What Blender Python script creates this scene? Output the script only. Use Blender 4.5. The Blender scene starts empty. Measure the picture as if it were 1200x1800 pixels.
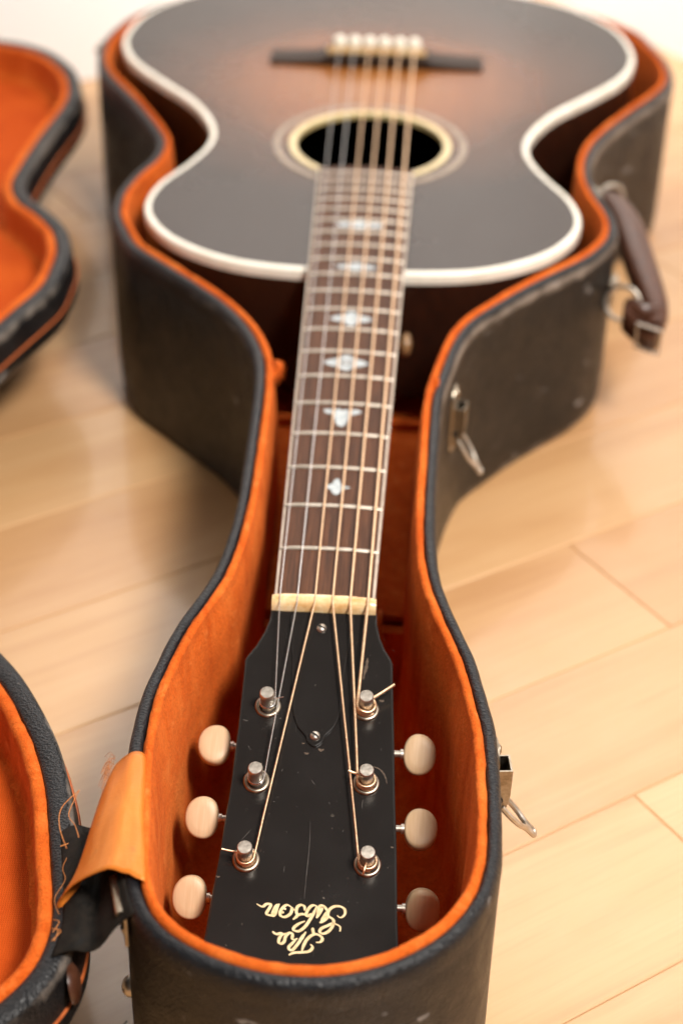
import bpy, bmesh, math, random
import numpy as np
from mathutils import Matrix, Vector, noise as mnoise

random.seed(7); rng = np.random.default_rng(7)
S = 0.001                      # everything below is written in millimetres
FLOOR = 118.0                  # height of the nut above the floor
R = math.radians
scene = bpy.context.scene
COL = scene.collection

# ------------------------------------------------------------------ camera
TILT = R(2.0)                  # the guitar top rises towards the tail
eul = [R(53.3903), R(-1.06064), R(3.04078)]
Mg = (Matrix.Rotation(eul[2], 3, 'Z') @ Matrix.Rotation(eul[1], 3, 'Y') @ Matrix.Rotation(eul[0], 3, 'X'))
RX = Matrix.Rotation(TILT, 3, 'X')
cam_rot = RX @ Mg
cam_pos = RX @ Vector((29.485, -580.743, 479.318)) + Vector((0, 0, FLOOR))
cd = bpy.data.cameras.new('camera'); cam = bpy.data.objects.new('camera', cd); COL.objects.link(cam)
cam.matrix_world = Matrix.Translation(cam_pos * S) @ cam_rot.to_4x4()
cd.sensor_fit = 'VERTICAL'; cd.sensor_height = 36; cd.sensor_width = 24; cd.lens = 60
cd.clip_start = 0.02; cd.clip_end = 50
fwd = cam_rot @ Vector((0, 0, -1))
cd.dof.use_dof = True
cd.dof.focus_distance = (Vector((0, -95, FLOOR - 24)) - cam_pos).dot(fwd) * S
cd.dof.aperture_fstop = 5.8
cd.dof.aperture_blades = 9
scene.camera = cam

# ------------------------------------------------------------------ light
w = bpy.data.worlds.new('World'); scene.world = w; w.use_nodes = True
bg = w.node_tree.nodes['Background']; bg.inputs[0].default_value = (1.0, 0.95, 0.90, 1); bg.inputs[1].default_value = 0.125

def area(name, loc, target, size, energy, color):
    l = bpy.data.lights.new(name, 'AREA'); l.shape = 'SQUARE'; l.size = size; l.energy = energy; l.color = color
    o = bpy.data.objects.new(name, l); COL.objects.link(o)
    o.location = loc
    o.rotation_euler = (Vector(target) - Vector(loc)).to_track_quat('-Z', 'Y').to_euler()
    return o
area('key_light', (0.66, -0.72, 1.62), (0.05, 0.15, 0.1), 0.38, 51, (1.0, 0.94, 0.87))
sp = bpy.data.lights.new('wall_fill_spot', 'SPOT'); sp.energy = 150; sp.color = (1.0, 0.98, 0.95); sp.spot_size = R(75); sp.spot_blend = 0.6; sp.shadow_soft_size = 0.12  # added fill spot brightening the back walls; no such fitting in the room
so_ = bpy.data.objects.new('wall_fill_spot', sp); COL.objects.link(so_); so_.location = (0.05, 0.15, 1.5)
so_.rotation_euler = (Vector((0.15, 1.25, 0.85)) - so_.location).to_track_quat('-Z', 'Y').to_euler()
vs = scene.view_settings
vs.view_transform = 'Standard'; vs.look = 'None'; vs.exposure = 0.0; vs.gamma = 1.0; vs.use_curve_mapping = False
scene.cycles.use_denoising = True
scene.cycles.max_bounces = 7
scene.cycles.use_adaptive_sampling = True
scene.cycles.adaptive_threshold = 0.015

# ------------------------------------------------------------------ materials
class NT:
    def __init__(s, name):
        s.m = bpy.data.materials.new(name); s.m.use_nodes = True
        s.t = s.m.node_tree; s.b = s.t.nodes['Principled BSDF']
    def n(s, typ, **kw):
        nd = s.t.nodes.new(typ)
        for k, v in kw.items(): setattr(nd, k, v)
        return nd
    def l(s, a, b): s.t.links.new(a, b)
    def set(s, **kw):
        for k, v in kw.items():
            i = s.b.inputs[k.replace('_', ' ')]
            if isinstance(v, (tuple, list)) and len(v) == 3 and len(i.default_value) == 4: v = (*v, 1)
            i.default_value = v
        return s
    def coords(s, scale=(1, 1, 1), rnd=False, kind='Object'):
        tc = s.n('ShaderNodeTexCoord'); mp = s.n('ShaderNodeMapping')
        mp.inputs['Scale'].default_value = scale
        s.l(tc.outputs[kind], mp.inputs['Vector'])
        if rnd:
            oi = s.n('ShaderNodeObjectInfo'); mm = s.n('ShaderNodeMath', operation='MULTIPLY'); mm.inputs[1].default_value = 37.0
            s.l(oi.outputs['Random'], mm.inputs[0])
            cb = s.n('ShaderNodeCombineXYZ'); s.l(mm.outputs[0], cb.inputs[0]); s.l(mm.outputs[0], cb.inputs[1]); s.l(mm.outputs[0], cb.inputs[2])
            s.l(cb.outputs[0], mp.inputs['Location'])
        return mp.outputs[0]
    def noise(s, vec, scale, detail=4, rough=0.55, dist=0.0):
        nd = s.n('ShaderNodeTexNoise'); nd.inputs['Scale'].default_value = scale; nd.inputs['Detail'].default_value = detail
        nd.inputs['Roughness'].default_value = rough; nd.inputs['Distortion'].default_value = dist
        s.l(vec, nd.inputs['Vector']); return nd.outputs['Fac']
    def ramp(s, fac, stops):
        r = s.n('ShaderNodeValToRGB'); el = r.color_ramp.elements
        while len(el) < len(stops): el.new(0.5)
        for e, (p, c) in zip(el, stops):
            e.position = p; e.color = (*c, 1) if len(c) == 3 else c
        s.l(fac, r.inputs[0]); return r.outputs[0]
    def mix(s, fac, a, b, mode='MIX'):
        m = s.n('ShaderNodeMix', data_type='RGBA', blend_type=mode)
        for sock, v in ((m.inputs[0], fac), (m.inputs[6], a), (m.inputs[7], b)):
            if isinstance(v, (int, float)): sock.default_value = v
            elif isinstance(v, tuple): sock.default_value = (*v, 1)
            else: s.l(v, sock)
        return m.outputs[2]
    def math(s, op, a, b=0.0, clamp=False):
        m = s.n('ShaderNodeMath', operation=op, use_clamp=clamp)
        for sock, v in ((m.inputs[0], a), (m.inputs[1], b)):
            if isinstance(v, (int, float)): sock.default_value = v
            else: s.l(v, sock)
        return m.outputs[0]
    def bump(s, h, strength=0.3, dist=0.001):
        b = s.n('ShaderNodeBump'); b.inputs['Strength'].default_value = strength; b.inputs['Distance'].default_value = dist
        s.l(h, b.inputs['Height']); s.l(b.outputs[0], s.b.inputs['Normal']); return b
    def col(s, c): s.l(c, s.b.inputs['Base Color']); return s
    def rgh(s, c): s.l(c, s.b.inputs['Roughness']); return s

def g(v): return (v, v, v)

def mat_velvet(name, ca, cb, cc):
    t = NT(name); v = t.coords()
    f1 = t.noise(v, 900, 2, 0.7); f2 = t.noise(v, 26, 5, 0.65, 0.8); f4 = t.noise(v, 75, 4, 0.7, 0.5)
    vs_ = t.coords((130, 130, 16)); f3 = t.noise(vs_, 1.0, 3, 0.6)
    c = t.ramp(f2, [(0.28, ca), (0.52, cb), (0.76, cc)])
    c = t.mix(t.math('MULTIPLY', t.ramp(f1, [(0.35, g(1)), (0.65, g(0))]), 0.4), c, (0.16, 0.02, 0.001))
    c = t.mix(t.ramp(f3, [(0.40, g(0)), (0.72, g(0.32))]), c, cc)
    c = t.mix(t.ramp(f4, [(0.58, g(0)), (0.74, g(0.45))]), c, (0.82, 0.27, 0.07))      # rubbed, faded pile
    c = t.mix(t.ramp(f4, [(0.26, g(0.5)), (0.38, g(0))]), c, (0.20, 0.028, 0.003))     # grubby spots
    t.col(c); t.set(Roughness=0.95, Specular_IOR_Level=0.10, Sheen_Weight=0.10, Sheen_Roughness=0.5, Sheen_Tint=(1.0, 0.34, 0.10))
    h = t.math('ADD', t.math('MULTIPLY', f1, 0.5), t.math('MULTIPLY', f4, 1.6))
    t.bump(h, 0.7, 0.0010); return t.m
M = {}
M['velvet'] = mat_velvet('orange_velvet', (0.46, 0.066, 0.006), (0.64, 0.115, 0.013), (0.74, 0.19, 0.034))
t = NT('woven_orange_cloth'); v = t.coords(); wx = t.n('ShaderNodeTexWave', wave_type='BANDS', bands_direction='X'); wy = t.n('ShaderNodeTexWave', wave_type='BANDS', bands_direction='Y')
for w_ in (wx, wy): w_.inputs['Scale'].default_value = 330; w_.inputs['Distortion'].default_value = 0.6; w_.inputs['Detail'].default_value = 1; t.l(v, w_.inputs['Vector'])
hh_ = t.math('MULTIPLY', wx.outputs['Fac'], wy.outputs['Fac']); f_ = t.noise(v, 22, 4)
cw = t.ramp(f_, [(0.3, (0.52, 0.066, 0.004)), (0.7, (0.68, 0.115, 0.010))]); t.col(t.mix(t.math('MULTIPLY', t.math('SUBTRACT', 1.0, hh_), 0.35), cw, (0.25, 0.025, 0.002)))
t.set(Roughness=0.9, Specular_IOR_Level=0.15); t.bump(hh_, 0.5, 0.0006); M['weave'] = t.m

def mat_leatherette():
    t = NT('worn_black_leatherette'); v = t.coords()
    grain = t.n('ShaderNodeTexVoronoi'); grain.inputs['Scale'].default_value = 900; t.l(v, grain.inputs['Vector'])
    big = t.noise(v, 14, 6, 0.62, 0.4); mid = t.noise(v, 90, 5, 0.6); fine = t.noise(v, 420, 4, 0.7)
    base = t.ramp(big, [(0.3, (0.0045, 0.0042, 0.0042)), (0.5, (0.0095, 0.008, 0.007)), (0.72, (0.028, 0.021, 0.016))])
    at = t.n('ShaderNodeAttribute', attribute_name='rimtop')
    base = t.mix(at.outputs['Fac'], base, t.ramp(mid, [(0.3, (0.005, 0.0055, 0.007)), (0.75, (0.014, 0.015, 0.018))]))
    sp = t.ramp(fine, [(0.66, g(0)), (0.74, g(1))])
    base = t.mix(t.math('MULTIPLY', sp, 0.35), base, (0.22, 0.19, 0.16))
    we = t.n('ShaderNodeAttribute', attribute_name='wear')
    wm = t.ramp(t.math('ADD', t.math('MULTIPLY', we.outputs['Fac'], 0.42), t.math('MULTIPLY', t.math('ADD', mid, big), 0.36)), [(0.60, g(0)), (0.78, g(1))])
    base = t.mix(t.math('MULTIPLY', wm, 0.75), base, (0.30, 0.25, 0.21))
    # scuffs: sparse stretched marks
    sc = t.noise(t.coords((1.0, 0.35, 1.4)), 75, 2, 0.5); scm = t.ramp(sc, [(0.69, g(0)), (0.73, g(1))])
    base = t.mix(t.math('MULTIPLY', t.math('MULTIPLY', scm, t.ramp(mid, [(0.42, g(0)), (0.56, g(1))])), 0.75), base, (0.30, 0.28, 0.27))
    t.col(base)
    t.rgh(t.ramp(mid, [(0.3, g(0.30)), (0.7, g(0.50))])); t.set(Specular_IOR_Level=0.30)
    h = t.math('ADD', t.math('MULTIPLY', grain.outputs['Distance'], 0.7), t.math('ADD', t.math('MULTIPLY', fine, 0.6), t.math('MULTIPLY', mid, 1.2)))
    t.bump(h, 0.6, 0.0009); return t.m
M['leatherette'] = mat_leatherette()

def mat_maple():
    t = NT('maple_plank'); v = t.coords((1, 1, 1), True)
    mp = t.coords((1.6, 16, 10), True)
    ring = t.noise(mp, 1.0, 6, 0.6, 1.6); fib = t.noise(t.coords((14, 420, 50), True), 1.0, 3, 0.6)
    c = t.ramp(ring, [(0.25, (0.49, 0.265, 0.115)), (0.45, (0.58, 0.345, 0.165)), (0.62, (0.62, 0.385, 0.195)), (0.8, (0.53, 0.30, 0.135))])
    oi = t.n('ShaderNodeObjectInfo')
    tint = t.ramp(oi.outputs['Random'], [(0.0, (0.86, 0.76, 0.68)), (0.5, (0.97, 0.93, 0.88)), (1.0, (1, 1, 1))])
    c = t.mix(1.0, c, tint, 'MULTIPLY')
    c = t.mix(t.math('MULTIPLY', t.ramp(fib, [(0.5, g(0)), (0.8, g(1))]), 0.26), c, (0.42, 0.22, 0.095))
    fl = t.noise(t.coords((5, 15, 5), True), 4.0, 2, 0.5, 2.5)
    c = t.mix(t.math('MULTIPLY', t.ramp(fl, [(0.485, g(0)), (0.5, g(1)), (0.515, g(0))]), 0.13), c, (0.58, 0.33, 0.17))
    t.col(c); t.set(Specular_IOR_Level=0.5, Coat_Weight=0.45, Coat_Roughness=0.10)
    t.rgh(t.ramp(t.noise(v, 30, 4), [(0.3, g(0.30)), (0.7, g(0.42))]))
    t.bump(t.math('ADD', fib, t.math('MULTIPLY', t.noise(v, 9, 2), 2.0)), 0.05, 0.001); return t.m
M['maple'] = mat_maple()
M['gap'] = NT('plank_gap').set(Base_Color=(0.38, 0.21, 0.10), Roughness=0.9).m
t = NT('white_wall_paint'); t.set(Roughness=0.7); t.col(t.ramp(t.noise(t.coords(), 3, 4), [(0.3, (0.84, 0.83, 0.82)), (0.7, (0.88, 0.87, 0.86))])); t.bump(t.noise(t.coords(), 220, 3), 0.1, 0.001); M['wall'] = t.m

def mat_burst():
    t = NT('sunburst_top'); tc = t.n('ShaderNodeTexCoord'); mp = t.n('ShaderNodeMapping'); t.l(tc.outputs['Object'], mp.inputs['Vector'])
    # ellipse round the bridge; object origin = guitar base empty
    mp.inputs['Location'].default_value = (0, -0.590 * 1 / 0.150 + BASE.y * S / 0.150, 0); mp.inputs['Scale'].default_value = (1 / 0.150, 1 / 0.150, 0)
    ln = t.n('ShaderNodeVectorMath', operation='LENGTH'); t.l(mp.outputs[0], ln.inputs[0])
    nz = t.noise(t.coords(), 9, 4); d = t.math('ADD', ln.outputs['Value'], t.math('MULTIPLY', t.math('SUBTRACT', nz, 0.5), 0.35))
    d2 = t.math('MULTIPLY', d, 0.6)
    grain = t.noise(t.coords((500, 9, 9)), 1.0, 4, 0.6)
    c = t.ramp(d2, [(0.05, (0.33, 0.125, 0.030)), (0.26, (0.22, 0.070, 0.016)), (0.50, (0.070, 0.026, 0.010)), (0.74, (0.022, 0.0105, 0.006))])
    c = t.mix(t.math('MULTIPLY', t.ramp(grain, [(0.4, g(0)), (0.7, g(1))]), 0.35), c, t.mix(0.5, c, (0, 0, 0)))
    t.col(c); sm = t.noise(t.coords(), 16, 5, 0.6)
    t.rgh(t.ramp(sm, [(0.3, g(0.22)), (0.7, g(0.30))])); t.set(Specular_IOR_Level=0.30, Coat_Weight=0.06, Coat_Roughness=0.12)
    t.bump(grain, 0.03, 0.0005); return t.m

def mat_wood(name, ca, cb, scale, rough=0.35, coat=0.3, bump=0.1, spec=0.5):
    t = NT(name); f = t.noise(t.coords(scale), 1.0, 6, 0.65, 0.4); t.col(t.ramp(f, [(0.3, ca), (0.7, cb)]))
    t.set(Roughness=rough, Coat_Weight=coat, Coat_Roughness=0.12, Specular_IOR_Level=spec); t.bump(f, bump, 0.0005); return t.m
M['mahogany'] = mat_wood('dark_mahogany', (0.008, 0.0035, 0.0025), (0.026, 0.009, 0.0045), (400, 12, 60), 0.3, 0.3)
M['rosewood'] = mat_wood('rosewood', (0.024, 0.009, 0.004), (0.125, 0.046, 0.019), (900, 28, 60), 0.5, 0.0, 0.25, 0.16)
M['ebony'] = mat_wood('dark_bridge_wood', (0.014, 0.008, 0.005), (0.040, 0.020, 0.011), (30, 500, 60), 0.5, 0.0, 0.1, 0.2)

def mat_lacquer():
    t = NT('black_headstock_lacquer'); v = t.coords()
    f = t.noise(v, 260, 3, 0.6); f2 = t.noise(v, 40, 4, 0.6)
    sp = t.math('MULTIPLY', t.ramp(f, [(0.715, g(0)), (0.745, g(1))]), t.ramp(f2, [(0.45, g(0)), (0.65, g(1))]))
    scr = t.noise(t.coords((1100, 40, 40)), 1.0, 2, 0.5); scm = t.math('MULTIPLY', t.ramp(scr, [(0.74, g(0)), (0.78, g(1))]), t.ramp(t.noise(v, 55, 3), [(0.55, g(0)), (0.68, g(1))]))
    c = t.mix(sp, (0.0115, 0.0095, 0.0085), (0.10, 0.085, 0.07)); c = t.mix(t.math('MULTIPLY', scm, 0.55), c, (0.09, 0.08, 0.07))
    t.col(c); t.rgh(t.ramp(f2, [(0.3, g(0.20)), (0.75, g(0.28))])); t.set(Specular_IOR_Level=0.45, Coat_Weight=0.0)
    t.bump(t.math('ADD', f2, t.math('MULTIPLY', sp, -0.6)), 0.06, 0.0006); return t.m
M['lacquer'] = mat_lacquer()

def mat_simple(name, ca, cb, scale, rough, metal=0.0, bump=0.05, **kw):
    t = NT(name); f = t.noise(t.coords(), scale, 5, 0.6); t.col(t.ramp(f, [(0.3, ca), (0.7, cb)]))
    t.rgh(t.ramp(f, [(0.3, g(rough * 0.8)), (0.7, g(rough * 1.25))])); t.set(Metallic=metal, **kw); t.bump(f, bump, 0.0004); return t.m
M['cream'] = mat_simple('aged_ivory_binding', (0.78, 0.73, 0.60), (0.87, 0.84, 0.75), 60, 0.28, Coat_Weight=0.4)
M['rosette'] = mat_simple('aged_rosette_celluloid', (0.55, 0.42, 0.18), (0.70, 0.56, 0.28), 80, 0.3, Coat_Weight=0.4)
M['rosette_out'] = mat_simple('faded_rosette_line', (0.16, 0.105, 0.06), (0.26, 0.18, 0.10), 80, 0.3, Coat_Weight=0.4)
t = NT('bone_nut'); v = t.coords(); f = t.noise(v, 160, 5, 0.6)
t.col(t.ramp(f, [(0.3, (0.58, 0.32, 0.11)), (0.5, (0.74, 0.52, 0.26)), (0.7, (0.80, 0.66, 0.42))])); t.set(Roughness=0.3, Coat_Weight=0.3); t.bump(f, 0.1, 0.0004); M['bone'] = t.m
t = NT('pearl_inlay'); f = t.noise(t.coords(), 420, 4, 0.6, 1.0); t.col(t.ramp(f, [(0.3, (0.18, 0.225, 0.24)), (0.55, (0.34, 0.385, 0.40)), (0.8, (0.48, 0.47, 0.46))])); t.set(Roughness=0.22, Coat_Weight=0.5); M['pearl'] = t.m
t = NT('gold_pearl_lettering'); f = t.noise(t.coords(), 700, 4, 0.6, 0.5); t.col(t.ramp(f, [(0.3, (0.56, 0.44, 0.22)), (0.6, (0.72, 0.60, 0.36)), (0.85, (0.80, 0.74, 0.62))])); t.set(Roughness=0.35); M['letter'] = t.m
M['letter_edge'] = mat_simple('lettering_edge', (0.05, 0.03, 0.012), (0.10, 0.055, 0.02), 500, 0.4)
M['nickel'] = mat_simple('aged_nickel', (0.50, 0.45, 0.38), (0.68, 0.62, 0.55), 500, 0.40, 1.0, 0.04)
M['nickel_dull'] = mat_simple('tarnished_nickel', (0.22, 0.18, 0.13), (0.46, 0.40, 0.32), 320, 0.34, 1.0, 0.12)
M['fret'] = mat_simple('fret_wire', (0.50, 0.44, 0.36), (0.64, 0.57, 0.49), 300, 0.42, 1.0)
M['steel'] = mat_simple('plain_string_steel', (0.62, 0.62, 0.62), (0.80, 0.79, 0.78), 600, 0.22, 1.0)
M['bronze'] = mat_simple('bronze_wound_string', (0.76, 0.49, 0.29), (0.93, 0.70, 0.48), 900, 0.42, 1.0, 0.3)
M['board_binding'] = mat_simple('dull_board_binding', (0.36, 0.28, 0.21), (0.50, 0.41, 0.33), 200, 0.35)
M['dark'] = mat_simple('painted_recess_shade', (0.006, 0.006, 0.006), (0.012, 0.012, 0.012), 100, 0.7)  # near-black colour standing in for shade inside holes, slots and gaps
t = NT('cream_tuner_button'); f = t.noise(t.coords((1500, 90, 90)), 1.0, 2, 0.5); f2 = t.noise(t.coords(), 120, 3)
c = t.ramp(f, [(0.3, (0.58, 0.39, 0.225)), (0.6, (0.63, 0.44, 0.265)), (0.8, (0.66, 0.48, 0.30))]); t.col(t.mix(t.math('MULTIPLY', f2, 0.2), c, (0.58, 0.38, 0.21)))
t.set(Roughness=0.46, Coat_Weight=0.0); M['button'] = t.m
M['leather'] = mat_simple('brown_handle_leather', (0.040, 0.013, 0.006), (0.100, 0.036, 0.018), 160, 0.35, 0, 0.4)
t = NT('orange_satin_ribbon'); f = t.noise(t.coords((45, 30, 45)), 1, 3, 0.55, 0.3); fw = t.noise(t.coords((60, 1600, 400)), 1, 2); cr = t.noise(t.coords((140, 45, 110)), 1, 3, 0.5, 0.8); st_n = t.noise(t.coords(), 90, 5, 0.65)
c = t.ramp(f, [(0.30, (0.56, 0.15, 0.017)), (0.5, (0.64, 0.19, 0.026)), (0.7, (0.72, 0.25, 0.042))])
c = t.mix(t.math('MULTIPLY', fw, 0.35), c, (0.45, 0.10, 0.012)); c = t.mix(t.ramp(st_n, [(0.62, g(0)), (0.72, g(0.5))]), c, (0.30, 0.10, 0.03))
t.col(c); t.set(Roughness=0.36, Specular_IOR_Level=0.6, Specular_Tint=(1, 0.65, 0.35), Anisotropic=0.5)
t.bump(t.math('ADD', t.math('MULTIPLY', fw, 0.25), t.math('MULTIPLY', cr, 1.0)), 0.30, 0.0012); M['satin'] = t.m
M['thread'] = mat_simple('orange_thread', (0.40, 0.12, 0.025), (0.60, 0.24, 0.07), 800, 0.7)
M['black_cloth'] = mat_simple('black_hinge_cloth', (0.005, 0.0045, 0.004), (0.022, 0.017, 0.013), 260, 0.8, 0, 1.0, Specular_IOR_Level=0.2)
M['dark_thread'] = mat_simple('dark_thread', (0.02, 0.022, 0.015), (0.05, 0.05, 0.035), 600, 0.8)
M['piping'] = mat_simple('rust_orange_piping', (0.34, 0.07, 0.012), (0.50, 0.12, 0.025), 300, 0.6)

# ------------------------------------------------------------------ mesh helpers
def empty(name, loc, rot=(0, 0, 0)):
    o = bpy.data.objects.new(name, None); COL.objects.link(o); o.empty_display_size = 0.05
    o.location = Vector(loc) * S; o.rotation_euler = rot; return o
def tag(o, label=None, cat=None, group=None, kind=None):
    if label: o['label'] = label
    if cat: o['category'] = cat
    if group: o['group'] = group
    if kind: o['kind'] = kind
    return o
def mesh(name, V, F, mat, smooth=True, attrs=None, sharp=None):
    me = bpy.data.meshes.new(name)
    me.from_pydata([tuple(float(c) * S for c in v) for v in V], [], [tuple(int(i) for i in f) for f in F])
    if attrs:
        for k, a in attrs.items():
            at = me.attributes.new(k, 'FLOAT', 'POINT'); at.data.foreach_set('value', np.asarray(a, dtype=np.float32))
    me.materials.append(mat)
    bm = bmesh.new(); bm.from_mesh(me); bmesh.ops.recalc_face_normals(bm, faces=bm.faces); bm.to_mesh(me); bm.free()
    if smooth:
        me.polygons.foreach_set('use_smooth', [True] * len(me.polygons))
        if sharp is not None: me.set_sharp_from_angle(angle=R(sharp))
    me.update(); return me
def put(name, me, parent=None, loc=(0, 0, 0), rot=None):
    o = bpy.data.objects.new(name, me); COL.objects.link(o)
    if parent: o.parent = parent
    o.location = Vector(loc) * S
    if rot is not None: o.rotation_euler = rot
    return o
def obj(name, V, F, mat, parent=None, smooth=True, off=(0, 0, 0), attrs=None, sharp=40):
    V = np.asarray(V, float) - np.asarray(off, float)
    return put(name, mesh(name, V, F, mat, smooth, attrs, sharp), parent)

class MB:
    """collects verts/faces of one part"""
    def __init__(s): s.V = []; s.F = []
    def add(s, V, F):
        b = len(s.V); s.V += [tuple(v) for v in V]; s.F += [tuple(i + b for i in f) for f in F]; return s
    def box(s, c, h, bev=0.0, M3=None):
        cx, cy, cz = c; hx, hy, hz = h; b = min(bev, hx * .9, hy * .9, hz * .9)
        if b <= 0:
            V = [(sx * hx, sy * hy, sz * hz) for sz in (-1, 1) for sy in (-1, 1) for sx in (-1, 1)]
            F = [(0, 2, 3, 1), (4, 5, 7, 6), (0, 1, 5, 4), (2, 6, 7, 3), (0, 4, 6, 2), (1, 3, 7, 5)]
        else:
            bm = bmesh.new(); bmesh.ops.create_cube(bm, size=2.0)
            for v in bm.verts: v.co = Vector((v.co.x * hx, v.co.y * hy, v.co.z * hz))
            bmesh.ops.bevel(bm, geom=list(bm.edges), offset=b, segments=2, affect='EDGES')
            bm.verts.index_update(); V = [tuple(v.co) for v in bm.verts]; F = [tuple(v.index for v in f.verts) for f in bm.faces]; bm.free()
        V = np.array(V)
        if M3 is not None: V = V @ np.array(M3).T
        return s.add(V + np.array(c), F)
    def tube(s, P, r, k=8, caps=True):
        V, F = tube(P, r, k, caps); return s.add(V, F)
    def lathe(s, prof, k=24, o=(0, 0, 0), ax=None):
        # prof (radius, height); ax = 3 columns (x, y, axis)
        ax = np.eye(3) if ax is None else np.array(ax); V = []; F = []
        for r_, h_ in prof:
            for i in range(k):
                a = 2 * math.pi * i / k
                V.append(np.array(o) + ax[0] * r_ * math.cos(a) + ax[1] * r_ * math.sin(a) + ax[2] * h_)
        for j in range(len(prof) - 1):
            for i in range(k):
                F.append((j * k + i, j * k + (i + 1) % k, (j + 1) * k + (i + 1) % k, (j + 1) * k + i))
        F.append(tuple(range(k))[::-1]); F.append(tuple(range((len(prof) - 1) * k, len(prof) * k)))
        return s.add(V, F)
    def obj(s, name, mat, parent=None, off=(0, 0, 0), smooth=True, sharp=40):
        return obj(name, s.V, s.F, mat, parent, smooth, off, None, sharp)

def tube(P, r, k=8, caps=True):
    P = np.asarray(P, float); n = len(P); r = np.full(n, r) if np.isscalar(r) else np.asarray(r, float)
    T = np.gradient(P, axis=0); T /= np.linalg.norm(T, axis=1)[:, None] + 1e-12
    up = np.array([0, 0, 1.0]) if abs(T[0][2]) < 0.9 else np.array([1.0, 0, 0])
    N = np.cross(up, T[0]); N /= np.linalg.norm(N); V = []; F = []
    for i in range(n):
        N = N - T[i] * (N @ T[i]); N /= np.linalg.norm(N) + 1e-12; B = np.cross(T[i], N)
        for j in range(k):
            a = 2 * math.pi * j / k; V.append(P[i] + r[i] * (math.cos(a) * N + math.sin(a) * B))
    for i in range(n - 1):
        for j in range(k):
            F.append((i * k + j, i * k + (j + 1) % k, (i + 1) * k + (j + 1) % k, (i + 1) * k + j))
    if caps: F.append(tuple(range(k))[::-1]); F.append(tuple(range((n - 1) * k, n * k)))
    return V, F

def catmull(P, n=8, closed=True):
    P = np.asarray(P, float); N = len(P); o = []
    for i in range(N if closed else N - 1):
        if closed: a, b, c, d = P[i - 1], P[i], P[(i + 1) % N], P[(i + 2) % N]
        else: a, b, c, d = P[max(i - 1, 0)], P[i], P[i + 1], P[min(i + 2, N - 1)]
        for k in range(n):
            t_ = k / n
            o.append(.5 * ((2 * b) + (-a + c) * t_ + (2 * a - 5 * b + 4 * c - d) * t_ * t_ + (-a + 3 * b - 3 * c + d) * t_ ** 3))
    if not closed: o.append(P[-1])
    return np.array(o)
def resample(P, n, closed=True):
    Q = np.vstack([P, P[:1]]) if closed else P
    d = np.r_[0, np.cumsum(np.linalg.norm(np.diff(Q, axis=0), axis=1))]
    u = np.linspace(0, d[-1], n, endpoint=not closed)
    return np.stack([np.interp(u, d, Q[:, i]) for i in range(Q.shape[1])], 1)
def smooth_closed(P, sig):
    n = len(P); k = np.arange(-4 * int(sig + 1), 4 * int(sig + 1) + 1); wgt = np.exp(-k * k / (2 * sig * sig)); wgt /= wgt.sum()
    return sum(wv * np.roll(P, -kk, 0) for kk, wv in zip(k, wgt))
def out_normals(P):
    T = np.roll(P, -1, 0) - np.roll(P, 1, 0); T /= np.linalg.norm(T, axis=1)[:, None]
    A = 0.5 * np.sum(P[:, 0] * np.roll(P[:, 1], -1) - np.roll(P[:, 0], -1) * P[:, 1])
    N = np.stack([T[:, 1], -T[:, 0]], 1); return N if A > 0 else -N
def sweep(P, N, prof, frame=None, jit=0.0, fold=None):
    """rings of a closed outline: prof = (offset outwards, height)"""
    n = len(P); V = []; F = []
    for u, z in prof:
        for i in range(n):
            uu = u + (rng.normal() * jit if jit else 0)
            if fold is not None: uu += fold(i, u, z)
            q = P[i] + N[i] * uu; V.append((q[0], q[1], z + (rng.normal() * jit * .6 if jit else 0)))
    for j in range(len(prof) - 1):
        for i in range(n):
            F.append((j * n + i, j * n + (i + 1) % n, (j + 1) * n + (i + 1) % n, (j + 1) * n + i))
    V = np.array(V)
    if frame is not None: V = frame(V)
    return V, F

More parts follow.
